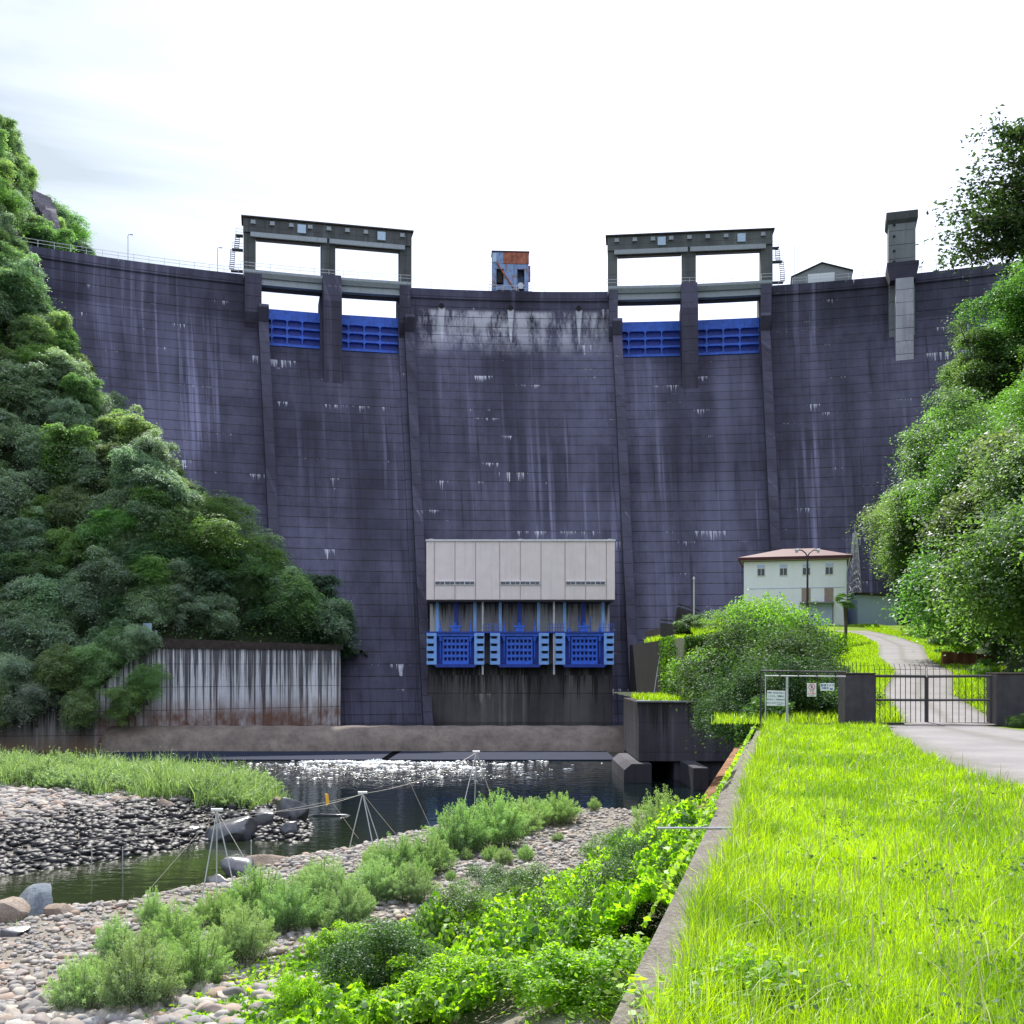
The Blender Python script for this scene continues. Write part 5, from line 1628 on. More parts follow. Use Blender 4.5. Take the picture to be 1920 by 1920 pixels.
def lawn_points(y0, y1, dens):
    xs0, xs1 = wall_x(y0) + .2, 11
    n = int((y1 - y0) * 11 * dens)
    Y = rng.uniform(y0, y1, n); X = rng.uniform(0, 11, n)
    edge = .22 + .22 * (fbm(X * 0, Y, 1.3, 3, 6) - .5)
    le = road_left(Y) + .25 * (fbm(Y, Y * 0, .9, 3, 8) - .5)
    k = (X > wall_x(Y) + edge) & (X < le) & (X < .52 * Y + .5)
    return X[k], Y[k]
XX, YY = [], []
for y0, y1, dn in ((4.2, 7, 3600), (7, 10, 2600), (10, 15, 1700), (15, 21, 1200), (21, 29.9, 900)):
    a, b = lawn_points(y0, y1, dn); XX.append(a); YY.append(b)
X = np.concatenate(XX); Y = np.concatenate(YY)
P = np.stack([X, Y, np.full(len(X), -1.76)], 1)
pat = fbm(X, Y, .9, 3, 12)
L = (.055 + .15 * rng.random(len(X)) ** 2.0) * (.4 + 1.25 * pat) * (1 + .9 * smooth(.9, .2, X - wall_x(Y)))
vr = np.clip(.30 + 1.5 * (fbm(X, Y, 1.7, 4, 15) - .45) + rng.normal(0, .30, len(X)), 0, 1)
gL = blades('lawn_grass', P, L, .0045 + .0011 * np.clip(Y - 5, 0, 30) * .55, M['grass'], .55, vr)
tag(gL, 'bright yellow-green grass covering the lawn by the retaining wall', None, None, 'stuff')
# behind and beside the camera, sparser
Y = rng.uniform(-5, 4.3, 14000); X = rng.uniform(-2, 11, 14000); k = (X > wall_x(Y) + .35) & (X < road_left(Y))
gB = blades('lawn_grass', np.stack([X, Y, np.full(len(X), -1.76)], 1)[k], .08 + .12 * rng.random(k.sum()), .008, M['grass'], .5)
tag(gB, 'bright yellow-green grass of the lawn close to the viewer', None, None, 'stuff')
# grassy slope left of the road above the gate, and turf round the house
n = 70000
Y = rng.uniform(30.5, 96, n) ** 1.0; X = road_c(Y) - rw(Y) - rng.uniform(0, 1, n) ** 1.2 * 5.5
o = blades('bank_grass', np.stack([X, Y, bank_z(X, Y)], 1), .12 + .25 * rng.random(n), .02 + .0006 * (Y - 30), M['grass'], .5)
tag(o, 'bright grass on the slope left of the rising driveway', None, None, 'stuff')
n = 30000
Y = rng.uniform(30.5, 112, n); X = road_c(Y) + rw(Y) + rng.uniform(0, 1, n) * 2.4
o = blades('bank_grass', np.stack([X, Y, bank_z(X, Y)], 1), .08 + .16 * rng.random(n), .03, M['grass'], .5)
tag(o, 'grass verge along the right side of the driveway', None, None, 'stuff')
n = 12000
Y = rng.uniform(87, 96, n); X = rng.uniform(10.9, 24, n); zt_ = np.full(n, -3.1)
n2 = 12000
Y = np.concatenate([Y, rng.uniform(98, 112, n2)]); X = np.concatenate([X, rng.uniform(13.9, 24, n2)]); zt_ = np.concatenate([zt_, np.where(X[n:] < 17.0, 2.2, np.where(Y[n:] > 104.5, 3.9, bank_z(X[n:], Y[n:])))])
Y[:n] = np.where(X[:n] < 11.3, Y[:n] + 1.5, Y[:n])
o = blades('terrace_grass', np.stack([X, Y, zt_], 1), .25 + .45 * rng.random(n + n2), .06, M['grass'], .5)
tag(o, 'grass growing on the bunker top and the terrace', None, None, 'stuff')

n = 5200
Yc = 1 / rng.uniform(1 / 26, 1 / 5.0, 240); Xc = rng.uniform(-1, 9, 240); kc = (Xc > wall_x(Yc) + .5) & (Xc < road_left(Yc) - .2)
Xc, Yc = Xc[kc], Yc[kc]; ci = rng.integers(0, len(Xc), n)
P = np.stack([Xc[ci] + rng.normal(0, .12, n), Yc[ci] + rng.normal(0, .14, n), -1.72 + rng.uniform(.0, .13, n)], 1)
o = link('lawn_weeds', leaf_mesh('lawn_weeds', P, rng.normal(size=(n, 3)) * .5 + np.array([0, 0, 1]), .035, rng.random(n), .7), M['leafS']); tag(o, 'dark little weed leaves scattered through the lawn', None, None, 'stuff')
n = 1800
Y = 1 / rng.uniform(1 / 28, 1 / 4.6, n); X = rng.uniform(-1, 9, n); kc = (X > wall_x(Y) + .35) & (X < road_left(Y))
o = blades('lawn_stalks', np.stack([X, Y, np.full(n, -1.76)], 1)[kc], .22 + .2 * rng.random(kc.sum()), .004 + .0006 * Y[kc], M['stalk'], .35); tag(o, 'pale dry stalks standing above the lawn grass', None, None, 'stuff')
# lawn broadleaf weeds near the wall edge, front
Pw, Nw = [], []
for px, py in ((1235, 1905), (1330, 1860), (1390, 1840), (1450, 1850), (1300, 1890)):
    n = 90
    Pw.append(np.array(onz(px, py, -1.7)) + rng.normal(size=(n, 3)) * np.array([.09, .16, .03]) + np.array([0, 0, .08])); Nw.append(rng.normal(size=(n, 3)) * .35 + np.array([0, 0, 1.0]))
Pw, Nw = np.concatenate(Pw), np.concatenate(Nw)
o = link('broadleaf_weeds', leaf_mesh('weed', Pw, Nw, .055, rng.random(len(Pw)), .75), M['leafK'])
tag(o, 'round-leaved weeds in the grass at the near wall edge', None, None, 'stuff')

# ================================================================ RIVER BARS
SH_NEAR = [onz(*q, ZW) for q in ((-900, 1760), (-200, 1745), (0, 1728), (110, 1700), (235, 1690), (340, 1668), (400, 1655), (455, 1645), (430, 1625), (520, 1612), (600, 1600), (700, 1578), (800, 1552), (880, 1536), (960, 1524), (1080, 1520), (1200, 1521), (1290, 1540), (1420, 1545))]
SH_NEAR = [(p.x, p.y) for p in SH_NEAR]
SH_ISL = [onz(*q, ZW) for q in ((-700, 1700), (-200, 1665), (0, 1640), (110, 1625), (240, 1605), (330, 1588), (395, 1572), (450, 1570), (560, 1578), (575, 1555), (565, 1525), (530, 1505), (500, 1482), (440, 1470), (300, 1466), (100, 1464), (-300, 1464), (-700, 1466))]
SH_ISL = [(p.x, p.y) for p in SH_ISL]
def bar_near(X, Y):
    d = -seg_dist(X, Y, SH_NEAR)      # positive towards the camera
    z = ZW - .02 + np.where(d > 0, np.minimum(d * .16, .55) + np.minimum(np.maximum(d - 5, 0) * .02, .35), d * .35)
    w = wall_x(Y) - 2.9 - X
    z = z + 1.7 * np.exp(-(np.clip(w, 0, 50) / 3.2) ** 2) * smooth(70, 50, Y)
    return z + (fbm(X, Y, .45, 4, 21) - .5) * .35 * smooth(0, 3, d)
nb_ = grid_mesh('river_bank', -60, 24, 6, 74, .5, bar_near, M['bar'], lambda X, Y: (X < wall_x(Y) - 1.0))
tag(nb_, kind='structure')
def isl_sd(X, Y): return -seg_dist(X, Y, SH_ISL)
def in_poly(X, Y, pts):
    r = np.zeros(np.shape(X), bool); n = len(pts); j = n - 1
    for i in range(n):
        xi, yi = pts[i]; xj, yj = pts[j]
        c = ((yi > Y) != (yj > Y)) & (X < (xj - xi) * (Y - yi) / (yj - yi + 1e-9) + xi)
        r ^= c; j = i
    return r
def isl(X, Y):
    d = np.abs(seg_dist(X, Y, SH_ISL)); ins = in_poly(X, Y, SH_ISL)
    d = np.where(ins, d, -d)
    z = ZW - .05 + np.where(d > 0, 1.75 * (1 - np.exp(-d / 4.2)), d * .4)
    return z + (fbm(X, Y, .5, 4, 31) - .5) * .35 * smooth(0, 3, d)
ib = grid_mesh('gravel_island', -75, -8, 40, 92, .5, isl, M['bar'], lambda X, Y: isl(X, Y) > -11)
tag(ib, kind='structure')

# stones
def ico(sub):
    bm = bmesh.new(); bmesh.ops.create_icosphere(bm, subdivisions=sub, radius=1.0)
    v = np.array([p.co[:] for p in bm.verts]); f = np.array([[q.index for q in p.verts] for p in bm.faces]); bm.free()
    return v, f
IV, IF = ico(2); IV1, IF1 = ico(3)
def stone_shape(V, seed, ang=0.25):
    r = np.random.default_rng(seed)
    s = V.copy()
    for _ in range(9):      # a few shaved faces
        n = r.normal(size=3); n /= np.linalg.norm(n); h = r.uniform(.5, .9)
        d = s @ n; k = d > h; s[k] -= np.outer((d[k] - h) * .85, n)
    s *= 1 + ang * .25 * (np.sin(s[:, [1]] * 3 + seed) * np.cos(s[:, [2]] * 2.5))
    return s * np.array([1, r.uniform(.65, .9), r.uniform(.42, .62)])
shapes = [stone_shape(IV, i) for i in range(14)]
def stones_mesh(name, P, S):
    n = len(P); nv = len(IV)
    sid = rng.integers(0, 14, n); SH = np.array(shapes)[sid]
    a = rng.uniform(0, 2 * PI, n); t = rng.normal(0, .25, n)
    ca, sa, ct, st = np.cos(a), np.sin(a), np.cos(t), np.sin(t)
    x, y, z = SH[..., 0], SH[..., 1], SH[..., 2]
    y2 = y * ct[:, None] - z * st[:, None]; z2 = y * st[:, None] + z * ct[:, None]
    x3 = x * ca[:, None] - y2 * sa[:, None]; y3 = x * sa[:, None] + y2 * ca[:, None]
    v = np.stack([x3, y3, z2], -1) * S[:, None, None] + P[:, None, :]
    f = (IF[None] + (np.arange(n) * nv)[:, None, None]).reshape(-1, 3)
    return np_mesh(name, v.reshape(-1, 3), f, var=np.repeat(rng.random(n), len(IF)), smooth=True)


def near_samples(n, y0=25, y1=70):
    Y = 1 / rng.uniform(1 / y1, 1 / y0, n); X = rng.uniform(-.52, .36, n) * Y
    d = -seg_dist(X, Y, SH_NEAR)
    veg = X - np.interp(Y, [22, 26, 32, 38, 42, 46, 52], [-8.2, -7.6, -5.2, -2.0, 1.6, 5.2, 9.5])
    k = (d > -.25) & (X < wall_x(Y) - 3) & (veg < 2.5)
    return X[k], Y[k], d[k]
X, Y, d = near_samples(24000)
X2, Y2, d2 = near_samples(16000, 44, 70)
X, Y, d = np.concatenate([X, X2]), np.concatenate([Y, Y2]), np.concatenate([d, d2])
S = .045 + .15 * rng.random(len(X)) ** 2.2 + .16 * rng.random(len(X)) * (rng.random(len(X)) < .16)
S = np.where(Y > 46, S * .95, S)
Z = bar_near(X, Y)
o = link('gravel', stones_mesh('gravel', np.stack([X, Y, Z + S * .18], 1), S), M['stone']); tag(o, 'pale rounded gravel covering the near river bank', None, None, 'stuff')
n = 15000
Y = 1 / rng.uniform(1 / 86, 1 / 43, n); X = rng.uniform(-.55, -.16, n) * Y
ins = in_poly(X, Y, SH_ISL); dd = np.abs(seg_dist(X, Y, SH_ISL)); k = (ins | (dd < .5)) & (Y < 80)
X, Y = X[k], Y[k]
S = .14 + .28 * rng.random(len(X)) ** 2.0
o = link('gravel', stones_mesh('gravel', np.stack([X, Y, isl(X, Y) + S * .2], 1), S), M['stone_wet']); tag(o, 'wet black and pale stones covering the gravel island', None, None, 'stuff')

# individual cobbles on the near bank
cob = []
for i in range(10):
    v = stone_shape(IV1, 60 + i, .3)
    me = np_mesh('cobble', v, IF1, var=np.full(len(IF1), i / 10.), smooth=True); me.materials.append(M['stone']); cob.append(me)
X, Y, d = near_samples(5200, 25, 56)
kk = np.argsort(Y + rng.random(len(Y)) * 6)[:270]
zz = bar_near(X, Y)
for j in kk:
    s = random.uniform(.22, .40)
    o = link('cobble', cob[random.randrange(10)], None)
    o.location = (X[j], Y[j], zz[j] + s * .22); o.rotation_euler = (random.uniform(-.3, .3), random.uniform(-.3, .3), random.uniform(0, 6.28)); o.scale = (s, s, s)
    tag(o, 'large rounded cobble lying among the near bank gravel', 'stone', 'large cobbles on the near bank')


def boulder(px, py, z, sx, sy, sz, mat, label, seed, rz=0., group='boulders by the water'):
    p = onz(px, py, z)
    r_ = np.random.default_rng(seed); v = IV1.copy()
    for _ in range(12):
        n_ = r_.normal(size=3); n_ /= np.linalg.norm(n_); h_ = r_.uniform(.38, .78); d_ = v @ n_; kk_ = d_ > h_; v[kk_] -= np.outer((d_[kk_] - h_) * .97, n_)
    v *= 1 + .05 * np.sin(v[:, [0]] * 9 + seed) * np.cos(v[:, [1]] * 8)
    v[:, 2] /= np.abs(v[:, 2]).max(); v = v * np.array([sx, sy, sz])
    me = np_mesh('boulder', v, IF1, var=np.full(len(IF1), .3), smooth=False)
    o = link('boulder', me, mat); zb_ = max(ZW, float(isl(np.array(p.x), np.array(p.y))), float(bar_near(np.array(p.x), np.array(p.y)))); o.location = (p.x, p.y, zb_ + sz * .32); o.rotation_euler[2] = rz
    tag(o, label, 'boulder', group)
    bv = o.modifiers.new('edge', 'BEVEL'); bv.width = .03; bv.segments = 1
    return o
BL = [(75, 1712, -9.2, 1.0, .8, .95, 'boulder_blue', 'upright blue-grey boulder at the near water edge', 403),
      (10, 1735, -9.2, 1.35, 1.0, .8, 'boulder_brown', 'broad pinkish-brown boulder at the left picture edge', 404),
      (110, 1725, -9.2, .75, .5, .38, 'boulder_brown', 'mossy brown boulder beside the blue-grey one', 405),
      (25, 1765, -9.2, .7, .5, .3, 'boulder_wet', 'dark flat boulder below the pinkish-brown one', 406),
      (450, 1640, -9.5, 1.0, .8, .6, 'boulder_wet', 'black wet boulder at the near shore under the flat brown slab', 407),
      (400, 1662, -9.5, .75, .5, .35, 'boulder_wet', 'low black boulder at the near shore by the nearest tripod', 408),
      (480, 1618, -9.2, 1.8, .7, .42, 'boulder_brown', 'long flat brown slab on the near shore', 409),
      (440, 1570, -9.4, 1.75, 1.1, .95, 'boulder_wet', 'large sloping wet boulder at the island tip', 410),
      (495, 1562, -9.5, .95, .8, .85, 'boulder_wet', 'jagged wet boulder between two larger ones at the island tip', 411),
      (540, 1545, -9.5, 1.3, .9, 1.0, 'boulder_wet', 'rounded shiny boulder at the very end of the island', 412),
      (548, 1570, -9.5, .7, .6, .55, 'boulder_wet', 'small dark boulder just off the island tip', 413),
      (520, 1512, -9.0, 1.0, .7, .5, 'boulder_brown', 'pale boulder on top of the island tip', 414),
      (360, 1560, -9.2, .75, .5, .3, 'boulder_wet', 'flat pale-topped wet stone on the island slope', 415),
      (620, 1531, -9.55, 1.6, .35, .12, 'boulder_wet', 'flat rock barely above water off the island tip', 416),
      (310, 1515, -8.4, .8, .5, .32, 'boulder_brown', 'grey boulder at the foot of the reeds on the island', 417)]
for i, (px, py, z, sx, sy, sz, mt, lb, sd_) in enumerate(BL):
    boulder(px, py, z, sx, sy, sz, M[mt], lb, sd_, rz=random.uniform(-.5, .5))
for i in range(34):
    Yb = random.uniform(50, 72); Xb = random.uniform(-.5, -.2) * Yb
    if not in_poly(np.array(Xb), np.array(Yb), SH_ISL): continue
    v = cob[i % 10]; s = random.uniform(.3, .55)
    o = link('boulder', v.copy(), None); o.data.materials.clear(); o.data.materials.append(M['stone_wet'])
    o.location = (Xb, Yb, float(isl(np.array(Xb), np.array(Yb))) + s * .2); o.scale = (s * 1.2, s, s * .9); o.rotation_euler[2] = random.uniform(0, 6)
    tag(o, 'medium boulder lying among the stones of the gravel island', 'boulder', 'boulders on the gravel island')

# reeds on the island
n = 46000
Y = 1 / rng.uniform(1 / 92, 1 / 56, n); X = rng.uniform(-.56, -.18, n) * Y
sdI = np.abs(seg_dist(X, Y, SH_ISL)); ins = in_poly(X, Y, SH_ISL)
frontd = Y - np.interp(X, [-42, -30, -24, -18, -13.5], [66, 66, 64, 62.5, 61])
k = ins & (frontd + (fbm(X, Y, .5, 3, 50) - .5) * 4 > .6) & (X < -15.2 + (Y - 64) * .12)
X, Y = X[k], Y[k]
clump = fbm(X, Y, .45, 3, 52)
LL = (.4 + 1.1 * rng.random(len(X)) ** 1.6) * (.15 + 1.9 * np.clip(clump * 1.5 - .25, 0, 1))
P = np.stack([X, Y, isl(X, Y)], 1)
o = blades('reeds', P, LL, .05, M['reed'], .7); tag(o, 'tall fresh green reeds growing along the top of the gravel island', None, None, 'stuff')
# fluffy leaf texture on the reeds
n = len(P); kk = rng.random(n) < .8
cv = P[kk] + np.stack([rng.normal(0, .18, kk.sum()), rng.normal(0, .18, kk.sum()), LL[kk] * rng.uniform(.3, .95, kk.sum())], 1)
o = cover('reed_leaves', cv, .13, M['reed'], upn=.2); tag(o, 'narrow leaves of the reeds on the gravel island')
REED = True
# sparse sprigs among stones
n = 5000
X, Y, d = near_samples(n, 26, 60); m_ = fbm(X, Y, .6, 3, 60) > .60; X, Y = X[m_], Y[m_]
o = blades('bank_sprigs', np.stack([X, Y, bar_near(X, Y)], 1), .1 + .35 * rng.random(len(X)), .018, M['reed'], .6); tag(o, 'thin green sprigs between the stones of the near bank', None, None, 'stuff')

# ================================================================ MUGWORT BUSHES
def mug_proto(seed, ns=170, per=170, lf=.045, mt='leafM', asp=.38):
    global rng
    rng = np.random.default_rng(seed)
    P, N, V = [], [], []
    mb = MB()
    for i in range(ns):
        a = rng.uniform(0, 2 * PI); q = rng.uniform(0, 1) ** .5
        out = .95 * q * rng.uniform(.8, 1.25); h = 1.12 * (1 - .5 * q * q) * rng.uniform(.55, 1.25)
        tip = np.array([out * math.cos(a), out * math.sin(a), h]); b = np.array([.55 * out * math.cos(a), .55 * out * math.sin(a), 0])
        t = rng.uniform(.1, 1, per) ** .8
        c = b + (tip - b) * t[:, None] + np.stack([0 * t, 0 * t, .12 * np.sin(t * PI)], 1)
        spr = (.085 * (1.12 - t) + .008)[:, None]
        P.append(c + rng.normal(size=(per, 3)) * spr * np.array([1, 1, .8])); N.append(rng.normal(size=(per, 3)) * .8 + np.array([.3 * math.cos(a), .3 * math.sin(a), .6]))
        V.append(np.clip(t * .65 + rng.random() * .25 + rng.random(per) * .2 - .05, 0, 1))
        if i % 3 == 0: mb.tube([b, b * .5 + tip * .5 + np.array([0, 0, .1]), tip * .95], .007, 3)
    P, N, V = np.concatenate(P), np.concatenate(N), np.concatenate(V)
    me = leaf_mesh('foliage', P, N, lf, V, asp); me.materials.append(M[mt])
    ms = bpy.data.meshes.new('stems'); ms.from_pydata(mb.v, [], mb.f); ms.materials.append(M['bark'])
    return me, ms
MP = [mug_proto(500 + i) for i in range(4)]
rng = np.random.default_rng(909)
bushes = [(255, 1895, 115, 150, 'biggest feathery grey-green bush near the bottom left'), (150, 1895, 80, 105, 'feathery bush at the bottom left, left of the biggest one'), (365, 1850, 90, 105, 'rounded feathery bush right of the biggest bottom-left bush'),
          (455, 1800, 85, 110, 'dense feathery bush below the nearest tripod'), (330, 1780, 75, 90, 'feathery bush behind the biggest bottom-left bush'), (540, 1745, 85, 105, 'feathery bush in the middle of the bank thicket'), (480, 1715, 80, 90, 'tall feathery bush at the foot of the nearest tripod'),
          (215, 1800, 50, 85, 'spindly pale bush among the cobbles'), (285, 1745, 40, 80, 'thin sprouting bush behind the cobbles'), (610, 1700, 80, 95, 'feathery bush left of the second tripod foot'), (650, 1735, 75, 80, 'low feathery bush near the loose brown stone'),
          (700, 1690, 75, 85, 'feathery bush just right of the second tripod foot'), (745, 1650, 80, 85, 'feathery bush on the shore ridge past the second tripod'), (800, 1640, 75, 80, 'pale feathery bush on the middle of the shore ridge'),
          (860, 1600, 80, 95, 'feathery bush at the left foot of the farthest tripod'), (930, 1590, 90, 105, 'largest feathery bush on the shore ridge'), (975, 1565, 60, 70, 'feathery bush at the left end of the grey gravel patch'), (1045, 1545, 60, 60, 'far feathery bush at the water by the gravel patch'), (1000, 1552, 50, 55, 'small far feathery bush beside the wooden debris'),
          (1240, 1600, 80, 120, 'tall pale silvery bush close to the retaining wall'), (1285, 1600, 60, 100, 'silvery bush touching the retaining wall'), (400, 1740, 55, 75, 'feathery bush at the cobble edge left of the thicket'),
          (770, 1690, 70, 70, 'feathery bush on the inner side of the ridge'), (585, 1660, 45, 45, 'small feathery tuft on the pale shore stones')]
for i, (px, py, wpx, hpx, lb) in enumerate(bushes):
    p = onz(px, py, -8.85)
    p.z = float(bar_near(np.array(p.x), np.array(p.y)))
    p = onz(px, py, p.z)
    o = empty('feathery_bush', p, random.uniform(0, 6.28))
    sw, shh = wpx / F * p.y * .78, hpx / F * p.y * .80
    o.scale = (sw, sw, shh)
    me, ms = MP[i % 4]
    link('foliage', me, None, o); link('stem', ms, None, o)
    tag(o, lb, 'bush', 'feathery bushes on the near river bank')

reed_me, reed_st = mug_proto(540, 170, 90, .085, 'reed', .3)
rng = np.random.default_rng(31)
cnt = 0
for i in range(900):
    Yb = 1 / random.uniform(1 / 90, 1 / 58); Xb = random.uniform(-.55, -.18) * Yb
    fd = Yb - float(np.interp(Xb, [-42, -30, -24, -18, -13.5], [66, 66, 64, 62.5, 61]))
    if not in_poly(np.array(Xb), np.array(Yb), SH_ISL) or fd < .8 or fd > 12 or cnt >= 90 or Xb > -15.6: continue
    cnt += 1
    o = empty('reed_clump', (Xb, Yb, float(isl(np.array(Xb), np.array(Yb))) - .05), random.uniform(0, 6.28))
    q = random.uniform(.7, 1.35); o.scale = (q * 1.2, q * 1.2, q * random.uniform(.8, 1.25))
    link('foliage', reed_me, None, o)
    tag(o, 'leafy pale green clump among the reeds on the gravel island', 'plant', 'leafy clumps among the reeds')

for i in range(70):
    px, py, wpx, hpx, _ = bushes[random.randrange(len(bushes))]
    px += random.gauss(0, 42); py += random.gauss(0, 18)
    p = onz(px, py, -8.85); 
    if p.x > float(wall_x(p.y)) - 3.2 or py > 1915 or float(-seg_dist(np.array(p.x), np.array(p.y), SH_NEAR)) < 1.0: continue
    p.z = float(bar_near(np.array(p.x), np.array(p.y)))
    o = empty('feathery_tuft', p, random.uniform(0, 6.28))
    q = random.uniform(.22, .6); o.scale = (q, q, q * random.uniform(.9, 1.6))
    me, ms = MP[i % 4]
    link('foliage', me, None, o); link('stem', ms, None, o)
    tag(o, 'small feathery tuft filling the gaps between the bigger bushes', 'bush', 'small feathery tufts of the near bank')

# ================================================================ KUDZU
def kud_b(Y): return np.interp(Y, [22, 26, 32, 38, 42, 46, 52], [-8.2, -7.6, -5.2, -2.0, 1.6, 5.2, 9.5])
def kud_mask(X, Y):
    v = (X - kud_b(Y)) + (fbm(X, Y, .35, 3, 40) - .5) * 4.5
    return v
def kud_h(X, Y): return .08 + np.clip(fbm(X, Y, .55, 3, 70) - .36, 0, 1) * 2.2 + np.clip(fbm(X, Y, 2.1, 2, 80) - .40, 0, 1) * 1.5
n = 120000
Y = 1 / rng.uniform(1 / 52, 1 / 23, n); X = rng.uniform(-.38, .26, n) * Y
v = kud_mask(X, Y); k = (v > rng.random(n) ** .7 * 3.4 - 2.2) & (X < wall_x(Y) - .75)
X, Y, v = X[k], Y[k], v[k]
H_ = kud_h(X, Y) * smooth(0, 3, v)
g0 = bar_near(np.minimum(X, wall_x(Y) - 3.0), Y)
Z = g0 + H_ * (1 - rng.random(len(X)) ** 2.5 * .6) + .14 + smooth(4.2, 1.9, wall_x(Y) - X) * 1.5 * smooth(44, 34, Y)
Z = np.maximum(Z, np.where(Y < 42, -3.60 - (wall_x(Y) - X - .45) / 1.5 * 2.31 + rng.uniform(-.15, .35, len(X)), -99))
P = np.stack([X, Y, Z], 1)
e_ = .15
N = np.stack([-(kud_h(X + e_, Y) - kud_h(X - e_, Y)) / (2 * e_), -(kud_h(X, Y + e_) - kud_h(X, Y - e_)) / (2 * e_), np.ones(len(X))], 1) + rng.normal(size=P.shape) * .8
var = np.clip(fbm(X, Y, .9, 3, 75) * 1.3 - .25 + rng.normal(0, .30, len(X)), 0, 1)
o = link('vine_cover', leaf_mesh('vine_cover', P, N, .09 + .13 * rng.random(len(P)) ** 1.3, var, .85, .28), M['leafK']); tag(o, 'bright green broad-leaved vines carpeting the near bank by the wall', None, None, 'stuff')

sh = [(715, 1870, .95, 0, 'dark broad-leaved shrub smothered in vines at the bottom centre', 1.0), (1195, 1770, .95, 0, 'dark green shrub against the retaining wall', 1.0), (865, 1770, .85, 1, 'small-leaved shrub left of the young tree', 1.0),
      (1160, 1625, .75, 1, 'leafy shrub at the right edge of the grey gravel patch', 1.0), (1215, 1660, .85, 0, 'leafy shrub beside the wall above the dark one', 1.0), (1060, 1840, .6, 2, 'low bright shrub in the middle of the vine carpet', 1.3),
      (1120, 1900, .7, 2, 'bright vine mound at the bottom beside the wall', 1.3), (820, 1900, .6, 2, 'bright vine mound at the bottom right of the dark shrub', 1.3), (1000, 1700, .7, 1, 'leafy shrub behind the young tree', 1.1), (920, 1690, .65, 1, 'leafy shrub on the left of the grey gravel patch', 1.0),
      (640, 1800, .5, 2, 'small bright shrub at the edge of the pebbly clearing', 1.0), (1250, 1615, .6, 0, 'leafy shrub under the silvery bushes by the wall', 1.1)]
for (px, py, s, k_, lb, sx) in sh:
    p = onz(px, py, -8.6); p.z = float(bar_near(np.array(p.x), np.array(p.y)))
    p = onz(px, py, p.z)
    plant('shrub', SP[k_], (p.x, p.y, p.z - .1), s, lb, 'shrub', 'leafy shrubs on the near river bank', sx=sx)
for (px, py, s, k_, lb) in ((1040, 1760, .62, 2, 'slender young tree with lime leaves rising from the vines'), (560, 1915, .5, 2, 'spindly bright sapling at the bottom left of the vines')):
    p = onz(px, py, -8.7)
    plant('sapling', SP[k_], (p.x, p.y, p.z), s, lb, 'sapling', sx=.62)

# vines creeping over the retaining wall
n = 2600
Y = rng.choice([15, 19, 23, 26, 12.5, 36, 44, 52], n) + rng.normal(0, .9, n); q = np.abs(rng.normal(0, .7, n)); X = wall_x(Y) - q * .55
P = np.stack([X - .03, Y, -1.55 - q * 1.0 - np.where(Y > 30, 1.2, 0)], 1)
o = cover('wall_creeper', P, .10, M['leafK']); tag(o, 'sparse green creepers hanging down the retaining wall face')

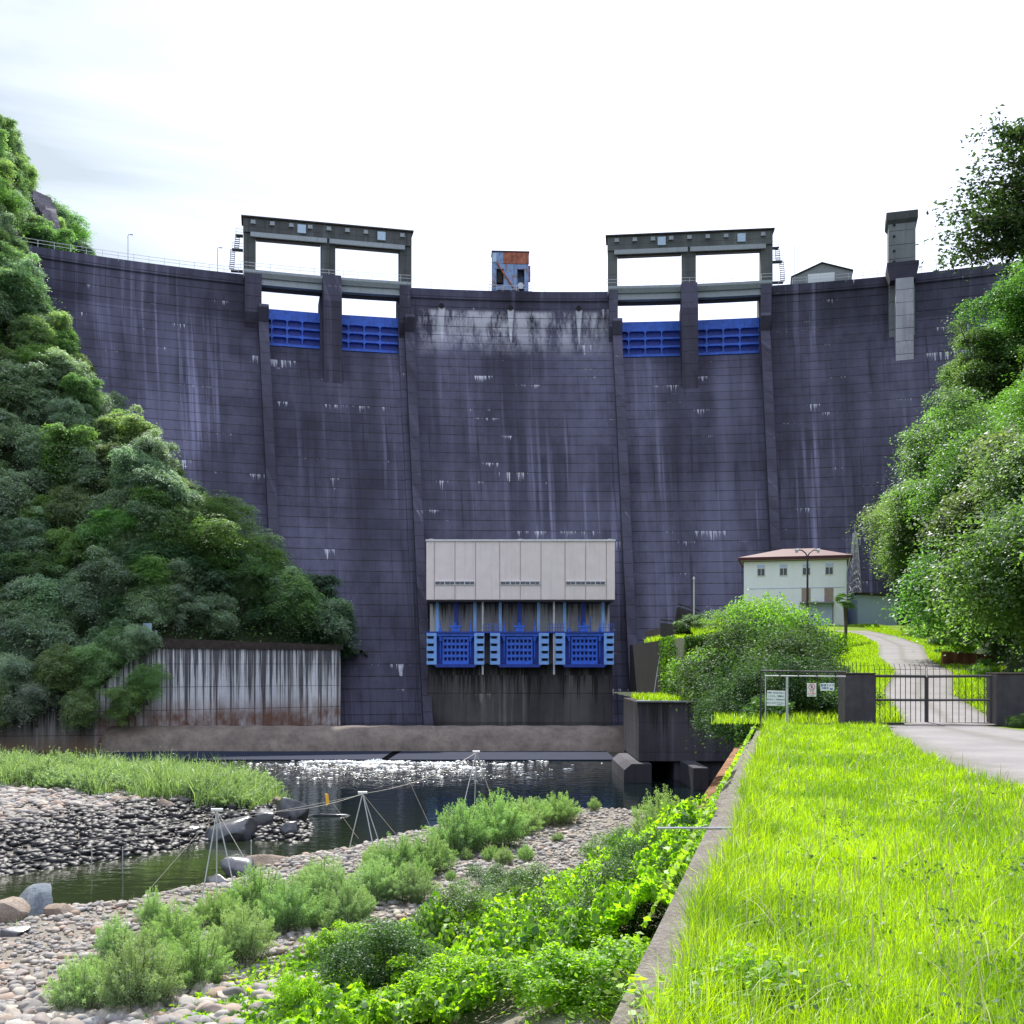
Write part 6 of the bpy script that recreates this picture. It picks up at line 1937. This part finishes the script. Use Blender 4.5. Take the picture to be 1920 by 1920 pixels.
# ================================================================ TRIPODS, LINES, STAKES
def tripod(top, feet, label, stoneh=None):
    tx, ty = top
    D = np.mean([f_[2] for f_ in feet])
    T = at(tx, ty, D)
    o = empty('cable_tripod', T)
    tag(o, label, 'tripod', 'pipe tripods carrying the lines across the river')
    for (fx_, fy_, Df) in feet:
        p = at(fx_, fy_, Df) - T
        MB().tube([(0, 0, .03), p], .027, 6).build('leg', M['galv'], o)
    MB().tube([(-.22, 0, .05), (.22, 0, .05)], .06, 8).build('head', M['rail_white'], o)
    return T
T1 = tripod((407, 1521), ((376, 1700, 39.6), (406, 1690, 41), (445, 1690, 39.5)), 'nearest steel pipe tripod standing on the cobbles by the channel')
T2 = tripod((680, 1488), ((655, 1590, 52), (700, 1588, 50.5), (718, 1600, 51.5)), 'middle steel pipe tripod on the pale shore stones')
T3 = tripod((893, 1411), ((862, 1540, 63), (889, 1535, 65.5), (927, 1512, 67)), 'farthest steel pipe tripod at the water beyond the bushes')
def line(a, b, sag, label, name='guide_line', r=.012):
    a, b = Vector(a), Vector(b)
    pts = [a.lerp(b, t) - Vector((0, 0, sag * 4 * t * (1 - t))) for t in np.linspace(0, 1, 14)]
    return tag(MB().tube(pts, r, 4).build(name, M['rope']), label, 'line', 'thin lines strung between the tripods')
line(T1, T2, .35, 'pale line sagging between the nearest and middle tripods')
line(T2, T3, .4, 'pale line running from the middle to the farthest tripod')
line(T1 + Vector((0, 0, -.05)), at(-60, 1605, 50), .2, 'upper line from the nearest tripod to the left picture edge')
line(T1 + Vector((0, 0, -.1)), at(-60, 1635, 47), .15, 'lower line from the nearest tripod to the left picture edge')
line(T2 + Vector((0, 0, -.05)), at(-60, 1588, 56), .4, 'long line from the middle tripod across the island')
line(T1, at(260, 1690, 41), .02, 'left guy line of the nearest tripod')
line(T1, at(520, 1712, 39), .02, 'right guy line of the nearest tripod')
line(T2, at(745, 1567, 56), .02, 'right guy line of the middle tripod')
line(at(625, 1507, 50), at(672, 1572, 54), .01, 'short slanting guy line left of the middle tripod')
line(at(770, 1470, 57), at(808, 1552, 60), .01, 'short slanting guy line between middle and farthest tripods')
o = tag(MB().prism([(-.07, 0), (.09, -.05), (.14, -.5), (.0, -.62), (-.03, -.3)], -.02, .02).build('warning_tag', M['yellow']), 'small yellow tag hanging from the line left of the middle tripod', 'tag')
o.location = at(612, 1487, 51)
for i, (px, py, py2, D) in enumerate(((43, 1535, 1573, 56), (172, 1588, 1640, 49), (230, 1588, 1640, 48.5), (471, 1575, 1628, 51))):
    tag(MB().tube([at(px, py, D), at(px, py2, D)], .028, 6).build('stake', M['galv']), ('thin stake at the left end of the gravel island', 'thin pipe stake in the channel, left of its pair', 'thin pipe stake in the channel, right of its pair', 'thin stake on the near shore right of the nearest tripod')[i], 'stake', 'stakes along the channel')
